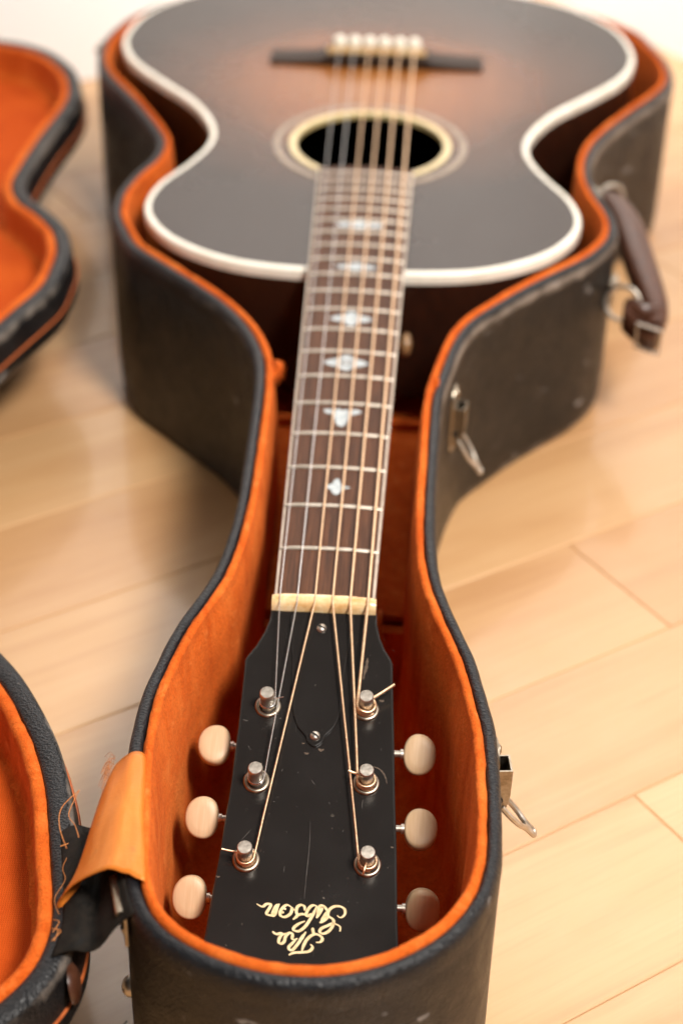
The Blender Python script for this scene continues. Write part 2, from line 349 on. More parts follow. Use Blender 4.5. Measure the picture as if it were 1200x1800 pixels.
# ------------------------------------------------------------------ the floor and the walls
A35 = R(35.0); ex = np.array([math.cos(A35), math.sin(A35)]); ey = np.array([-math.sin(A35), math.cos(A35)])
def st(t_, s_): q = ex * t_ + ey * s_; return (q[0], q[1])
T1, S1 = 837.0, 919.0           # the two walls of the corner
fl = obj('floor', [(*st(-1500, -900), -3), (*st(T1, -900), -3), (*st(T1, S1), -3), (*st(-1500, S1), -3)], [(0, 1, 2, 3)], M['gap'], None, False)
tag(fl, kind='structure')
cut = {0: [231], -2: [129], 2: [120, -440], 1: [-300], -1: [420, -330], 3: [520, -120], 4: [300, -420]}
for k in range(-9, 11):
    s0 = 12.4 + 90 * k; s1 = min(s0 + 90, S1)
    if s0 > S1 - 5: break
    js = cut.get(k, [random.uniform(-100, 500)])
    e = list(js); x = max(js)
    while x < T1: x += random.uniform(520, 900); e.append(min(x, T1))
    x = min(js)
    while x > -1300: x -= random.uniform(520, 900); e.append(x)
    e = sorted(set(e))
    for a, b in zip(e[:-1], e[1:]):
        if b - a < 15: continue
        mb = MB(); hx, hy = (b - a) / 2 - 0.1, (s1 - s0) / 2 - 0.1; bv = 0.9
        V = [(-hx, -hy, -2.6), (hx, -hy, -2.6), (hx, hy, -2.6), (-hx, hy, -2.6), (-hx, -hy, -bv * .6), (hx, -hy, -bv * .6), (hx, hy, -bv * .6), (-hx, hy, -bv * .6),
             (-hx + bv, -hy + bv, 0), (hx - bv, -hy + bv, 0), (hx - bv, hy - bv, 0), (-hx + bv, hy - bv, 0)]
        F = [(0, 1, 5, 4), (1, 2, 6, 5), (2, 3, 7, 6), (3, 0, 4, 7), (4, 5, 9, 8), (5, 6, 10, 9), (6, 7, 11, 10), (7, 4, 8, 11), (8, 9, 10, 11)]
        c = st((a + b) / 2, (s0 + s1) / 2)
        put('plank', mesh('plank', V, F, M['maple'], False), fl, (c[0], c[1], 0), (0, 0, A35))
def wall(name, a, b, n_):
    V = [(*a, -3), (*b, -3), (b[0] + n_[0] * 60, b[1] + n_[1] * 60, -3), (a[0] + n_[0] * 60, a[1] + n_[1] * 60, -3)]
    V += [(x, y, 2500) for x, y, z in V]
    tag(obj(name, V, [(0, 1, 2, 3), (4, 5, 6, 7), (0, 1, 5, 4), (1, 2, 6, 5), (2, 3, 7, 6), (3, 0, 4, 7)], M['wall'], None, False), kind='structure')
wall('wall_right', st(T1 + .5, -1500), st(T1 + .5, S1 + 60), ex)
wall('wall_left', st(-1600, S1 + .5), st(T1, S1 + .5), ey)

# ------------------------------------------------------------------ the guitar case
CASE = np.array([0, 250.0, 0])
case = empty('guitar_case', CASE)
tag(case, 'open black hard case with worn edges and orange velvet lining, holding the guitar', 'guitar case')
RIM = FLOOR + 4.0
RAW = [[-198.3,624.1],[-169.6,569.6],[-146.0,518.5],[-137.8,494.0],[-138.4,464.7],[-146.2,440.4],[-152.4,408.2],[-150.5,378.3],[-145.1,362.2],[-134.0,335.1],[-121.5,320.8],[-90.1,286.6],[-71.1,263.6],[-57.6,241.0],[-48.5,219.0],[-43.5,197.5],[-41.4,167.7],[-40.7,133.9],[-39.9,94.5],[-40.1,62.6],[-40.9,43.9],[-44.1,12.7],[-49.3,-8.6],[-56.2,-29.2],[-60.8,-52.3],[-64.1,-76.0],[-64.5,-96.6],[-63.9,-111.3],[-57.2,-166.3],[-55.3,-175.8],[-49.2,-190.0],[-41.1,-198.5],[-30.4,-205.3],[-20.2,-209.5],[-10.3,-212.5],[4.3,-213.9],[18.6,-212.2],[28.0,-209.1],[37.6,-204.2],[47.2,-197.3],[55.0,-189.1],[62.0,-178.2],[66.2,-167.1],[68.4,-153.0],[69.0,-131.0],[68.6,-104.7],[67.4,-83.3],[64.2,-64.5],[60.9,-44.8],[54.9,-24.4],[48.7,-2.9],[44.7,17.7],[43.2,37.2],[42.6,64.7],[43.7,114.4],[44.7,155.1],[46.5,178.3],[51.8,209.0],[56.4,231.6],[64.4,254.1],[79.2,275.9],[99.7,302.7],[119.0,324.4],[137.2,345.2],[152.0,374.3],[153.5,403.5],[146.6,433.1],[143.1,464.6],[146.0,498.2],[157.4,534.3],[180.9,579.0],[205.2,620.6],[216.7,651.0],[217.0,687.6],[210.4,718.7],[198.0,757.0],[157.0,800.0],[85.0,832.0],[0.0,842.0],[-80.0,832.0],[-152.0,802.0],[-192.0,755.0],[-207.0,705.0],[-208.0,665.0]]
pl = resample(smooth_closed(resample(catmull(RAW, 8), 640), 1.6), 640)
NR = out_normals(pl)
def half(P, y):
    xs = []
    for i in range(len(P)):
        a, b = P[i], P[(i + 1) % len(P)]
        if (a[1] - y) * (b[1] - y) <= 0 and a[1] != b[1]: xs.append(a[0] + (b[0] - a[0]) * (y - a[1]) / (b[1] - a[1]))
    return min(xs), max(xs)
np.random.seed(3)
WOUT = 6.0
# shell: rolled black rim, outer wall, rounded bottom edge
prof = [(0.2, -5), (0.3, -1.2), (1.0, 0.3), (2.4, 0.9), (4.2, 0.7), (5.6, -0.3), (6.6, -2.0), (7.0, -4.5), (7.2, -8), (6.6, -11), (6.9, -14), (7.0, -30), (7.0, -60), (7.0, -95), (6.6, -110), (5.8, -118), (3.6, -121), (0, -122), (-6, -122)]
prof = [(u * 6 / 7 if u > 0 else u, RIM + z) for u, z in prof]
wear_p = [0, 0, 0, .05, .1, .35, .9, 1.0, .6, .35, .15, .08, .05, .1, .4, .8, .5, 0, 0]
rim_p = [1, 1, 1, 1, 1, 1, .7, .4, .3, .25, .1, 0, 0, 0, 0, 0, 0, 0, 0]
def wob(i, u, z):
    if u < 3: return 0.0
    q = pl[i]; return 0.55 * mnoise.noise((q[0] * .02, q[1] * .02, z * .03)) + 0.3 * mnoise.noise((q[0] * .09, q[1] * .09, z * .05))
V, F = sweep(pl, NR, prof, fold=wob)
n = len(pl); F.append(tuple(range((len(prof) - 1) * n, len(prof) * n)))
wf = np.clip(0.35 + 0.65 * (pl[:, 1] - 60) / 120, 0.35, 1.0) * np.where(pl[:, 0] > 0, 1.0, 0.55)
at = {'wear': np.outer(wear_p, wf).ravel(), 'rimtop': np.repeat(rim_p, n)}
shell = obj('shell', V, F, M['leatherette'], case, True, CASE, at, 60)
# velvet lining: soft rolled top edge, wall, floor
def fold(i, u, z):
    if z > RIM - 2: return 0.35 * mnoise.noise((i * .35, z, 0))
    q = pl[i]; d = min(1.0, (RIM - z) / 40)
    return d * (1.6 * mnoise.noise((q[0] * .035, q[1] * .035, 5.0)) + 0.8 * mnoise.noise((q[0] * .12, q[1] * .12, 1.0))) 
lp = [(0.1, -4), (0.1, -0.6), (-0.6, 0.7), (-1.8, 1.5), (-2.8, 1.4), (-3.7, 0.6), (-4.1, -1.0), (-3.8, -3.2), (-4.6, -6), (-5.6, -25), (-5.8, -45), (-6.0, -70), (-6.2, -95), (-7.5, -104), (-12, -107)]
V, F = sweep(pl, NR, [(u, RIM + z) for u, z in lp], jit=0.14, fold=fold)
F.append(tuple(range((len(lp) - 1) * n, len(lp) * n)))
lining = obj('lining', V, F, M['velvet'], case, True, CASE, None, 80)
# accessory compartment under the neck
inner = pl - NR * 5.2
zc = FLOOR - 66
def slab(y0, y1, z0, z1, inset=0.0, cnt=14):
    V = []; F = []
    ys = np.linspace(y0, y1, cnt)
    for y in ys:
        a, b = half(inner, y); V += [(a + inset, y, z0), (b - inset, y, z0), (b - inset, y, z1), (a + inset, y, z1)]
    for i in range(cnt - 1):
        for j in range(4): F.append((i * 4 + j, i * 4 + (j + 1) % 4, i * 4 + 4 + (j + 1) % 4, i * 4 + 4 + j))
    F.append((0, 1, 2, 3)); F.append(tuple(range(cnt * 4 - 4, cnt * 4))); return V, F
V, F = slab(74, 248, zc - 4, zc, 1.5); cl = obj('compartment_lid', V, F, M['velvet'], case, False, CASE)
V, F = slab(64, 70, FLOOR - 112, zc - 3, 0.3, 3); obj('compartment_front', V, F, M['velvet'], case, False, CASE)
V, F = slab(250, 256, FLOOR - 112, zc + 4, 0.3, 3); obj('compartment_back', V, F, M['velvet'], case, False, CASE)
V, F = tube(catmull([(24, 76, zc + .5), (24, 68, zc + 3), (24, 62, zc - 1), (26, 60, zc - 8)], 6, False), 1.6, 8); obj('compartment_tab', V, F, M['satin'], cl, True, CASE)

# the lid, folded open to the left
HX, HPHI, HTH, HDZ, HS = -76.9, 0.178, R(7.5), -25.0, 8.8
ha = np.array([-math.sin(HPHI), math.cos(HPHI), 0]); hn = np.array([-math.cos(HPHI), -math.sin(HPHI), 0])
HO = np.array([HX, -150.0, RIM + HDZ]) + ha * HS
hE = -(hn * math.cos(HTH) - np.array([0, 0, math.sin(HTH)])); hU = np.array([0, 0, math.cos(HTH)]) + hn * math.sin(HTH)
q = pl - np.array([HX, -150.0])
lid2 = np.stack([(q @ hn[:2]), q @ ha[:2]], 1)
def lidframe(V): return HO + np.outer(V[:, 0], hE) + np.outer(V[:, 1], ha) + np.outer(V[:, 2], hU)
NL = out_normals(lid2)
LD = 32.0
lprof = [(0.2, -5), (0.3, -0.8), (1.2, 0.4), (3.5, 0.9), (6.2, 0.9), (8.6, 0.2), (9.7, -1.4), (10.0, -4), (9.8, -8), (9.9, -16), (9.9, -23), (9.2, -27.5), (7, -30.5), (2, -32), (-6, -LD)]
lw = [0, 0, 0, .15, .2, .5, .8, .7, .3, .2, .3, .6, .6, .2, 0]
lr = [1, 1, 1, .9, .8, .8, .7, .5, .4, .3, .2, .2, .1, 0, 0]
V, F = sweep(lid2, NL, lprof, lidframe); F.append(tuple(range((len(lprof) - 1) * n, len(lprof) * n)))
lid = obj('lid', V, F, M['leatherette'], case, True, CASE, {'wear': np.repeat(lw, n), 'rimtop': np.repeat(lr, n)}, 60)
def lfold(i, u, z): return 0.35 * mnoise.noise((i * .35, z, 9)) if z > -2 else 0.8 * mnoise.noise((lid2[i][0] * .05, lid2[i][1] * .05, 3))
llp = [(0.1, -4), (0.1, -0.4), (-0.8, 0.7), (-2.4, 1.3), (-4.4, 0.8), (-5.6, -0.8), (-6.2, -4), (-7.2, -10), (-8.4, -19), (-11, -24.5), (-20, -26)]
V, F = sweep(lid2, NL, llp, lidframe, 0.14, lfold)
obj('lid_lining', V, F, M['velvet'], lid, True, CASE, None, 80)
P = lidframe(np.c_[lid2 - NL * 11.0, np.full(n, -24.8)]); obj('lid_panel', P, [tuple(range(n))], M['weave'], lid, False, CASE)
P = np.c_[lid2 + NL * 10.0, np.full(n, -19.0)]; P = np.vstack([P, P[:1]])
V, F = tube(lidframe(P), 0.8, 6, False); obj('piping', V, F, M['piping'], lid, True, CASE)

# hinge cloth, ribbon, hinges
def onlid(px, py, z):       # nearest world -> helper: lid-plane point to world
    return lidframe(np.array([[px, py, z]]))[0]
def casept(y, side=-1, u=0.0):
    best = None
    for i in range(n):
        if (NR[i][0] * side > 0.3) and abs(pl[i][1] - y) < 4:
            d = abs(pl[i][1] - y)
            if best is None or d < best[0]: best = (d, i)
    i = best[1]; return np.array([pl[i][0] + NR[i][0] * u, pl[i][1] + NR[i][1] * u])
def lidpt(y, u=0.0, z=0.0):     # right-hand edge of the lid at world y
    W = lidframe(np.c_[lid2 + NL * u, np.full(n, z)])
    cand = [i for i in range(n) if abs(W[i][1] - y) < 4 and (NL[i][0] > 0.2)]
    i = min(cand, key=lambda i: abs(W[i][1] - y)); return W[i]
def sheet(rows, thick, name, mat, parent):
    rows = [np.asarray(r_) for r_ in rows]; a = len(rows); b = len(rows[0]); V = np.vstack(rows); F = []
    for i in range(a - 1):
        for j in range(b - 1): F.append((i * b + j, i * b + j + 1, (i + 1) * b + j + 1, (i + 1) * b + j))
    o = obj(name, V, F, mat, parent, True, CASE, None, 180)
    md = o.modifiers.new('thickness', 'SOLIDIFY'); md.thickness = thick * S; md.offset = 0
    return o
rows = []
for v_ in np.linspace(0, 1, 12):
    y = -128 - 58 * v_; a = np.r_[casept(y, -1, 5.0), RIM - 1.0]; b = lidpt(y - 2, 5.0, 0.8)
    mid = (a + b) / 2 + np.array([0, 0, -9 + 2 * math.sin(v_ * 9)])
    r_ = catmull([a, a * .75 + b * .25 + [0, 0, -3], mid, b * .75 + a * .25 + [0, 0, -2], b], 4, False); r_[:, 2] += np.array([0.8 * mnoise.noise((p_[0] * .2, p_[1] * .2, 0)) for p_ in r_]); rows.append(r_)
sheet(rows, 0.9, 'hinge_cloth', M['black_cloth'], case)
rows = []
RB = [(-74.5, -113, RIM - 5), (-77.5, -128, RIM - 6), (-79.5, -146, RIM - 10), (-82.5, -160, RIM - 16), (-88, -167, RIM - 23)]
RA = [(-64.3, -112), (-62.3, -126), (-60, -146), (-57, -164), (-55, -177)]
RBi = resample(catmull(RB, 8, False), 26, False); RAi = resample(catmull(RA, 8, False), 26, False)
for k in range(26):
    v_ = k / 25; a = np.r_[RAi[k] + np.array([2.2, 0]), RIM - 0.6]; b = RBi[k]
    hgt = 3.4 - 0.8 * v_
    c1 = a + np.array([-1.8, 0, 3.2]); c2 = a * .6 + b * .4; c2[2] = RIM + hgt
    c3 = a * .25 + b * .75; c3[2] = (RIM + hgt) * .55 + b[2] * .45
    r_ = catmull([a, c1, c2, c3, b, b + np.array([1.5, 0, -5.0])], 5, False)
    r_[:, 2] += np.array([1.3 * mnoise.noise((p_[0] * .22, p_[1] * .05, 2)) for p_ in r_]); rows.append(r_)
ribbon = sheet(rows, 0.5, 'ribbon', M['satin'], case)
def thread(P, r=0.11, mat='thread', parent=case, name='frayed_thread'):
    V, F = tube(catmull(P, 6, False), r, 5); return obj(name, V, F, M[mat], parent, True, CASE)
L0 = lidpt(-150, 3, 1.5); L1 = lidpt(-165, 3, 1.5); L2 = lidpt(-140, 4, 1.5)
thread([L2 + [1, 4, 0], L2 + [4, 0, 1.5], L2 + [3, -8, 1], L2 + [5, -14, 1], L2 + [3, -24, 1.5], L2 + [6, -31, 1]])
thread([(-88, -118, RIM - 13), (-93, -128, RIM - 13), (-92, -138, RIM - 13), (-87, -150, RIM - 12)], .18)
thread([(-88, -118, RIM - 13), (-90, -130, RIM - 14), (-86, -138, RIM - 12), (-83, -146, RIM - 10)], .17)
thread([L2 + [0, 3, 1], L2 + [5, 4, 2], L2 + [9, 1, 1.5]], .25)
for k in range(3):
    L = lidpt(-172 - 3 * k, 1.5, 1.2); thread([L, L + [2 + random.random() * 3, -2, 1.2], L + [random.uniform(0, 4), -6, .2]], .17)
# dark loose strands hanging between lid and case
for k in range(5):
    y0 = -196 - 1.2 * k; thread([(-60, y0 + 4, 66 + k), (-66, y0 - 3, 62 + k * 1.5), (-73, y0 - 7 - k, 60), (-80, y0 - 13, 55 - k)], 0.32, 'dark_thread')
# torn tufts of velvet at the neck opening
def tuft(x, y, cnt, length, core):
    mb = MB()
    mb.tube(catmull([(x - 1.5, y - 9, RIM - 2), (x + .8, y - 4, RIM - .5), (x + 2.2, y, RIM + .2), (x + 1.6, y + 4, RIM + .8), (x - 1, y + 8, RIM)], 5, False), [core * (.25 + math.sin(math.pi * q_ / 20) ** .7) * random.uniform(.75, 1.15) for q_ in range(21)], 8)
    for k in range(cnt):
        a = random.uniform(-1.0, 1.0); l_ = length * random.uniform(.35, 1.1); y0 = y + random.uniform(-6, 6); z0 = RIM + random.uniform(-4, 1.5)
        P_ = catmull([(x, y0, z0), (x + l_ * .45, y0 + math.sin(a) * l_ * .3, z0 + random.uniform(-.8, 1.5)), (x + l_ * math.cos(a), y0 + math.sin(a) * l_ * .8, z0 + random.uniform(-3, 2.5))], 3, False)
        mb.tube(P_, np.linspace(.22, .06, len(P_)), 4)
    mb.obj('velvet_tuft', M['velvet'], case, CASE)
tuft(-38.6, 193, 110, 6.5, 2.0); tuft(46.0, 184, 60, 4.0, 1.2)
mb = MB()
for k in range(60):
    y = -107 - 16 * random.random(); x = -74.5 - random.random() * 2; l_ = random.uniform(0.8, 4)
    mb.tube(catmull([(x, y, RIM - 4), (x - l_ * .5, y + random.uniform(-1.5, 1.5), RIM - 3.5 + random.random()), (x - l_, y + random.uniform(-4, 3), RIM - 4 - random.random() * 3)], 3, False), .07, 4)
mb.obj('frayed_fringe', M['thread'], case, CASE)

def wallframe(i, u=WOUT):
    c = pl[i] + NR[i] * u; nx = np.array([NR[i][0], NR[i][1], 0]); tx = np.array([-nx[1], nx[0], 0]); return np.array([c[0], c[1], 0]), tx, nx
def idx(x, y): return int(np.argmin((pl[:, 0] - x) ** 2 + (pl[:, 1] - y) ** 2))
def local(F_, V):     # (along wall, outwards, height)
    c, tx, nx = F_; V = np.asarray(V, float); return c + np.outer(V[:, 0], tx) + np.outer(V[:, 1], nx) + np.outer(V[:, 2], [0, 0, 1])
def make_latch(i, ztop, open_=38, sc=1.0):
    Fr = wallframe(i, WOUT + 0.4)
    mb = MB(); hh = 21 * sc; hw = 8.0 * sc
    ol = [(hw * math.cos(a), hh * 0 + (hh - hw) * (1 if math.sin(a) > 0 else -1) + hw * math.sin(a)) for a in np.linspace(0.01, 2 * math.pi + .01, 33)[:-1]]
    k = len(ol); V = [(x, 0, ztop - hh + z) for x, z in ol] + [(x * .96, 1.1, ztop - hh + z * .98) for x, z in ol]
    F = [(j, (j + 1) % k, k + (j + 1) % k, k + j) for j in range(k)] + [tuple(range(k, 2 * k)), tuple(range(k))]
    plate = obj('latch', local(Fr, V), F, M['nickel_dull'], case, True, CASE, None, 30)
    for z in (-4.5, -37.5):
        mb = MB(); mb.lathe([(2.6 * sc, 0), (2.4 * sc, .8), (1.4 * sc, 1.5), (.2, 1.7)], 14, local(Fr, [(0, 1, ztop + z * sc)])[0], [Fr[1], [0, 0, 1], Fr[2]])
        mb.obj('rivet', M['nickel_dull'], plate, CASE)
    # folded lever: open channel
    W = 5.0 * sc; D = 7.2 * sc; H0 = ztop - 12 * sc; H1 = ztop - 36 * sc; th_ = .8
    def ring(w_, d0, d1, z): return [(-w_, d0, z), (-w_, d1, z), (w_, d1, z), (w_, d0, z)]
    V = []; Fc = []
    zs = [(H0, W, D), (H0 - 6 * sc, W, D), (H0 - 14 * sc, W * .97, D * .98), (H0 - 20 * sc, W * .9, D * .85), (H1, W * .8, D * .5)]
    for z, w_, d in zs: V += ring(w_, .9, d, z) + ring(w_ - th_, 1.7, d - th_, z + (0 if z == H0 else .2))
    for j in range(len(zs) - 1):
        b0, b1 = j * 8, j * 8 + 8
        for e_ in range(4):
            f_ = (e_ + 1) % 4
            Fc.append((b0 + e_, b0 + f_, b1 + f_, b1 + e_)); Fc.append((b0 + 4 + e_, b1 + 4 + e_, b1 + 4 + f_, b0 + 4 + f_))
    for e_ in range(4): Fc.append((e_, (e_ + 1) % 4, 4 + (e_ + 1) % 4, 4 + e_))
    b0 = (len(zs) - 1) * 8; Fc.append((b0, b0 + 1, b0 + 2, b0 + 3))
    Vw = local(Fr, V); lev = obj('latch_lever', Vw, Fc, M['nickel_dull'], plate, True, CASE, None, 30)
    mb = MB(); mb.lathe([(1.7 * sc, 0), (1.7 * sc, .25)], 14, local(Fr, [(-W * .97 - .12, 2.6 * sc, H0 - 16 * sc)])[0], [Fr[2], [0, 0, 1], -Fr[1]])
    mb.obj('lever_hole_shade', M['dark'], plate, CASE)  # dark disc paints the shade of a hole; none is cut
    # flat wire bail hanging out
    a = R(open_); pz = H1 + 4 * sc; L_ = 25 * sc
    def bp(x, l_): return (x, 4.0 * sc + l_ * math.sin(a), pz - l_ * math.cos(a))
    P = [bp(-4.6 * sc, 0), bp(-5.2 * sc, 6 * sc), bp(-4.4 * sc, 13 * sc), bp(-2.0 * sc, 19 * sc), bp(-1.4 * sc, L_), bp(1.4 * sc, L_), bp(2.0 * sc, 19 * sc), bp(4.4 * sc, 13 * sc), bp(5.2 * sc, 6 * sc), bp(4.6 * sc, 0)]
    Pw = local(Fr, np.array(P)); V, F = tube(catmull(Pw, 5, False), 1.25 * sc, 8); obj('latch_bail', V, F, M['nickel'], plate, True, CASE)
    V = local(Fr, [bp(-2.6 * sc, 18 * sc), bp(2.6 * sc, 18 * sc), bp(1.9 * sc, L_ + 1), bp(-1.9 * sc, L_ + 1)]); nrm = np.cross(V[1] - V[0], V[3] - V[0]); nrm /= np.linalg.norm(nrm)
    V = np.vstack([V - nrm * .6, V + nrm * .6]); obj('bail_tip', V, [(0, 1, 2, 3), (4, 5, 6, 7), (0, 1, 5, 4), (1, 2, 6, 5), (2, 3, 7, 6), (3, 0, 4, 7)], M['nickel'], plate, False, CASE)
    return plate
tag(make_latch(idx(67.5, -86), RIM - 7), 'nickel draw latch hanging open beside the headstock')
tag(make_latch(idx(53, 214), RIM - 16, 32), 'nickel draw latch on the shoulder below the torn lining')
# hinges on the left wall: knuckle and leaf
for (x, y) in ((-58, -176), (-205, 690)):
    i = idx(x, y); Fr = wallframe(i, WOUT + .3); mb = MB(); zt = RIM - 6
    mb.box((0, 0, 0), (1, 1, 1))
    mb.V = [tuple(v) for v in local(Fr, [(sx * 9, .1 if sy < 0 else 1.2, zt - 9 + sz * 8) for sz in (-1, 1) for sy in (-1, 1) for sx in (-1, 1)])]
    h = mb.obj('hinge', M['nickel_dull'], case, CASE, False)
    V, F = tube(local(Fr, [(-9, 2.0, zt), (9, 2.0, zt)]), 1.9, 10); obj('hinge_knuckle', V, F, M['nickel_dull'], h, True, CASE)
    for s_ in (-5, 5):
        mb = MB(); mb.lathe([(2.2, 0), (1.8, .8), (.3, 1.2)], 12, local(Fr, [(s_, 1.1, zt - 11)])[0], [Fr[1], [0, 0, 1], Fr[2]]); mb.obj('rivet', M['nickel_dull'], h, CASE)
# dark round stud on the lid wall by the hinge, bright stud low on the case wall
Wl = lidpt(-190, 10.2, -12); mb = MB(); mb.lathe([(8, 0), (7.4, 1.6), (5, 3), (.4, 3.8)], 20, Wl, [ha, hU, hE * .95]); mb.obj('stud', M['leather'], case, CASE)
Fr = wallframe(idx(-58, -164), WOUT); mb = MB(); mb.lathe([(4.4, 0), (4.0, 1.8), (2.4, 3.2), (.3, 3.8)], 18, local(Fr, [(0, 0, RIM - 70)])[0], [Fr[1], [0, 0, 1], Fr[2]]); mb.obj('stud', M['nickel'], case, CASE)

# leather handle on the right wall
def W3(x, y, z): return np.array([x, y, z + FLOOR])
gp = catmull([W3(158, 474, -16), W3(166, 462, -16), W3(173, 440, -20), W3(177, 410, -26), W3(182, 378, -33), W3(185, 356, -38), W3(183, 342, -42)], 6, False)
V = []; F = []; k = 14; m_ = len(gp)
T = np.gradient(gp, axis=0); T /= np.linalg.norm(T, axis=1)[:, None]
for i in range(m_):
    f_ = i / (m_ - 1); hw = 9.5 * (0.75 + 0.25 * math.sin(math.pi * f_)); th_ = 10.0 * (0.6 + .4 * math.sin(math.pi * min(1, f_ * 1.0)))
    side = np.cross(T[i], [0, 0, 1]); side /= np.linalg.norm(side); up = np.cross(side, T[i])
    for j in range(k):
        a = 2 * math.pi * j / k; V.append(gp[i] + side * th_ * math.cos(a) + up * hw * math.copysign(abs(math.sin(a)) ** .8, math.sin(a)))
for i in range(m_ - 1):
    for j in range(k): F.append((i * k + j, i * k + (j + 1) % k, (i + 1) * k + (j + 1) % k, (i + 1) * k + j))
F.append(tuple(range(k))[::-1]); F.append(tuple(range((m_ - 1) * k, m_ * k)))
handle = obj('handle', V, F, M['leather'], case, True, CASE)
tag(handle, 'dark brown leather carrying handle with metal end ring')
# folded end loop, buckle, ring and mounts
lp_ = catmull([W3(187, 346, -46), W3(183, 337, -46), W3(176, 339, -44), W3(168, 346, -41), W3(165, 350, -38), W3(168, 351, -34), W3(177, 347, -36), W3(187, 350, -38)], 5, False)
V = []; F = []
for i, p_ in enumerate(lp_): V += [p_ + [0, 0, -8], p_ + [0, 0, 8]]
for i in range(len(lp_) - 1): F.append((2 * i, 2 * i + 1, 2 * i + 3, 2 * i + 2))
o = obj('end_loop', V, F, M['leather'], handle, True, CASE, None, 180); md = o.modifiers.new('thickness', 'SOLIDIFY'); md.thickness = 2.4 * S; md.offset = 0
mb = MB(); P = [W3(172, 337, -52), W3(172, 337, -36), W3(186, 332, -38), W3(186, 332, -54), W3(172, 337, -52), W3(172, 337, -44)]; mb.tube(P, 1.1, 8); mb.obj('buckle', M['nickel'], handle, CASE)
ang = np.linspace(0, 2 * math.pi, 33); rc = W3(164, 357, -33); u1 = np.array([.93, -.36, 0]); u2 = np.array([.12, .3, .95])
V, F = tube([rc + 10.5 * (math.cos(a) * u1 + math.sin(a) * u2) for a in ang], 1.5, 8, False); obj('ring', V, F, M['nickel'], handle, True, CASE)
for (x, y, z) in ((153, 372, -34), (150, 450, -10)):
    i = idx(x, y); Fr = wallframe(i, WOUT + .2); mb = MB(); mb.box((0, 0, 0), (1, 1, 1))
    mb.V = [tuple(v) for v in local(Fr, [(sx * 8, 0 if sy < 0 else 2.2, FLOOR + z + sz * 10) for sz in (-1, 1) for sy in (-1, 1) for sx in (-1, 1)])]
    mp_ = mb.obj('handle_mount', M['nickel_dull'], handle, CASE, False)
    for s_ in (-5.5, 5.5):
        mb = MB(); mb.lathe([(2.6, 0), (2.2, 1.0), (.3, 1.5)], 12, local(Fr, [(s_, 2.1, FLOOR + z + 6)])[0], [Fr[1], [0, 0, 1], Fr[2]]); mb.obj('rivet', M['nickel'], handle, CASE)
rc = W3(163, 470, -14)
V, F = tube([rc + 9.5 * (math.cos(a) * np.array([.9, .4, 0]) + math.sin(a) * np.array([0, .2, .97])) for a in ang], 1.5, 8, False); obj('ring', V, F, M['nickel'], handle, True, CASE)

# ------------------------------------------------------------------ the guitar
BASE = Vector((0, 560, -95))            # guitar-frame point where the Empty sits (under the body)
gl = RX @ BASE + Vector((0, 0, FLOOR))
guitar = empty('guitar', gl, (TILT, 0, 0))
tag(guitar, 'dark sunburst flat-top acoustic guitar with cream binding and black headstock lying in the case', 'guitar')
GO = tuple(BASE)
M['burst'] = mat_burst()
TOP = -7.0
HALF = [(0, 311), (40, 311.5), (78, 319), (112, 340), (131, 366), (137, 391), (132, 420), (117, 452), (107.5, 484), (111, 514), (128, 550), (154, 583), (179, 617), (191, 648), (192.5, 680), (182, 722), (152, 762), (108, 788), (55, 800), (0, 802)]
full = HALF + [(-x, y) for x, y in HALF[::-1]][1:-1]
gpoly = resample(smooth_closed(resample(catmull(full, 8), 360), 1.5), 360); GN = out_normals(gpoly); m_ = len(gpoly)
HC = np.array([1.0, 488.0]); HR = 50.5
# top: rings from the sound hole to the outline
V = []; F = []
inn = gpoly - GN * 4.0
ang = np.arctan2(inn[:, 1] - HC[1], inn[:, 0] - HC[0])
hole = HC + HR * np.stack([np.cos(ang), np.sin(ang)], 1)
for f_ in (0, .15, .35, .6, .85, 1):
    for i in range(m_):
        q = hole[i] * (1 - f_) + inn[i] * f_; r2 = ((q[0] / 190) ** 2 + ((q[1] - 600) / 260) ** 2); V.append((q[0], q[1], TOP + 1.2 * max(0, 1 - r2) * min(1, (1 - f_) * 4)))
b = len(V)
for i in range(m_): V.append((hole[i][0], hole[i][1], TOP - 3.2))
for j in range(5):
    for i in range(m_): F.append((j * m_ + i, j * m_ + (i + 1) % m_, (j + 1) * m_ + (i + 1) % m_, (j + 1) * m_ + i))
for i in range(m_): F.append((i, (i + 1) % m_, b + (i + 1) % m_, b + i))
top = obj('body_top', V, F, M['burst'], guitar, True, GO, None, 30)
V, F = sweep(gpoly, GN, [(-4.0, TOP - .1), (-3.9, TOP + .12), (-2.2, TOP + .2), (-.6, TOP - .2), (0.05, TOP - 1.3), (.15, TOP - 3), (.15, TOP - 6.8), (-.4, TOP - 7.0)]); obj('binding', V, F, M['cream'], guitar, True, GO, None, 50)
V, F = sweep(gpoly, GN, [(-.3, TOP - 6.6), (-.2, TOP - 8), (-.2, TOP - 45), (-.2, TOP - 84), (-1, TOP - 86)]); obj('body_side', V, F, M['mahogany'], guitar, True, GO)
V = [(q[0], q[1], TOP - 85.5) for q in gpoly - GN * .8]; obj('body_back', V, [tuple(range(m_))], M['mahogany'], guitar, False, GO)
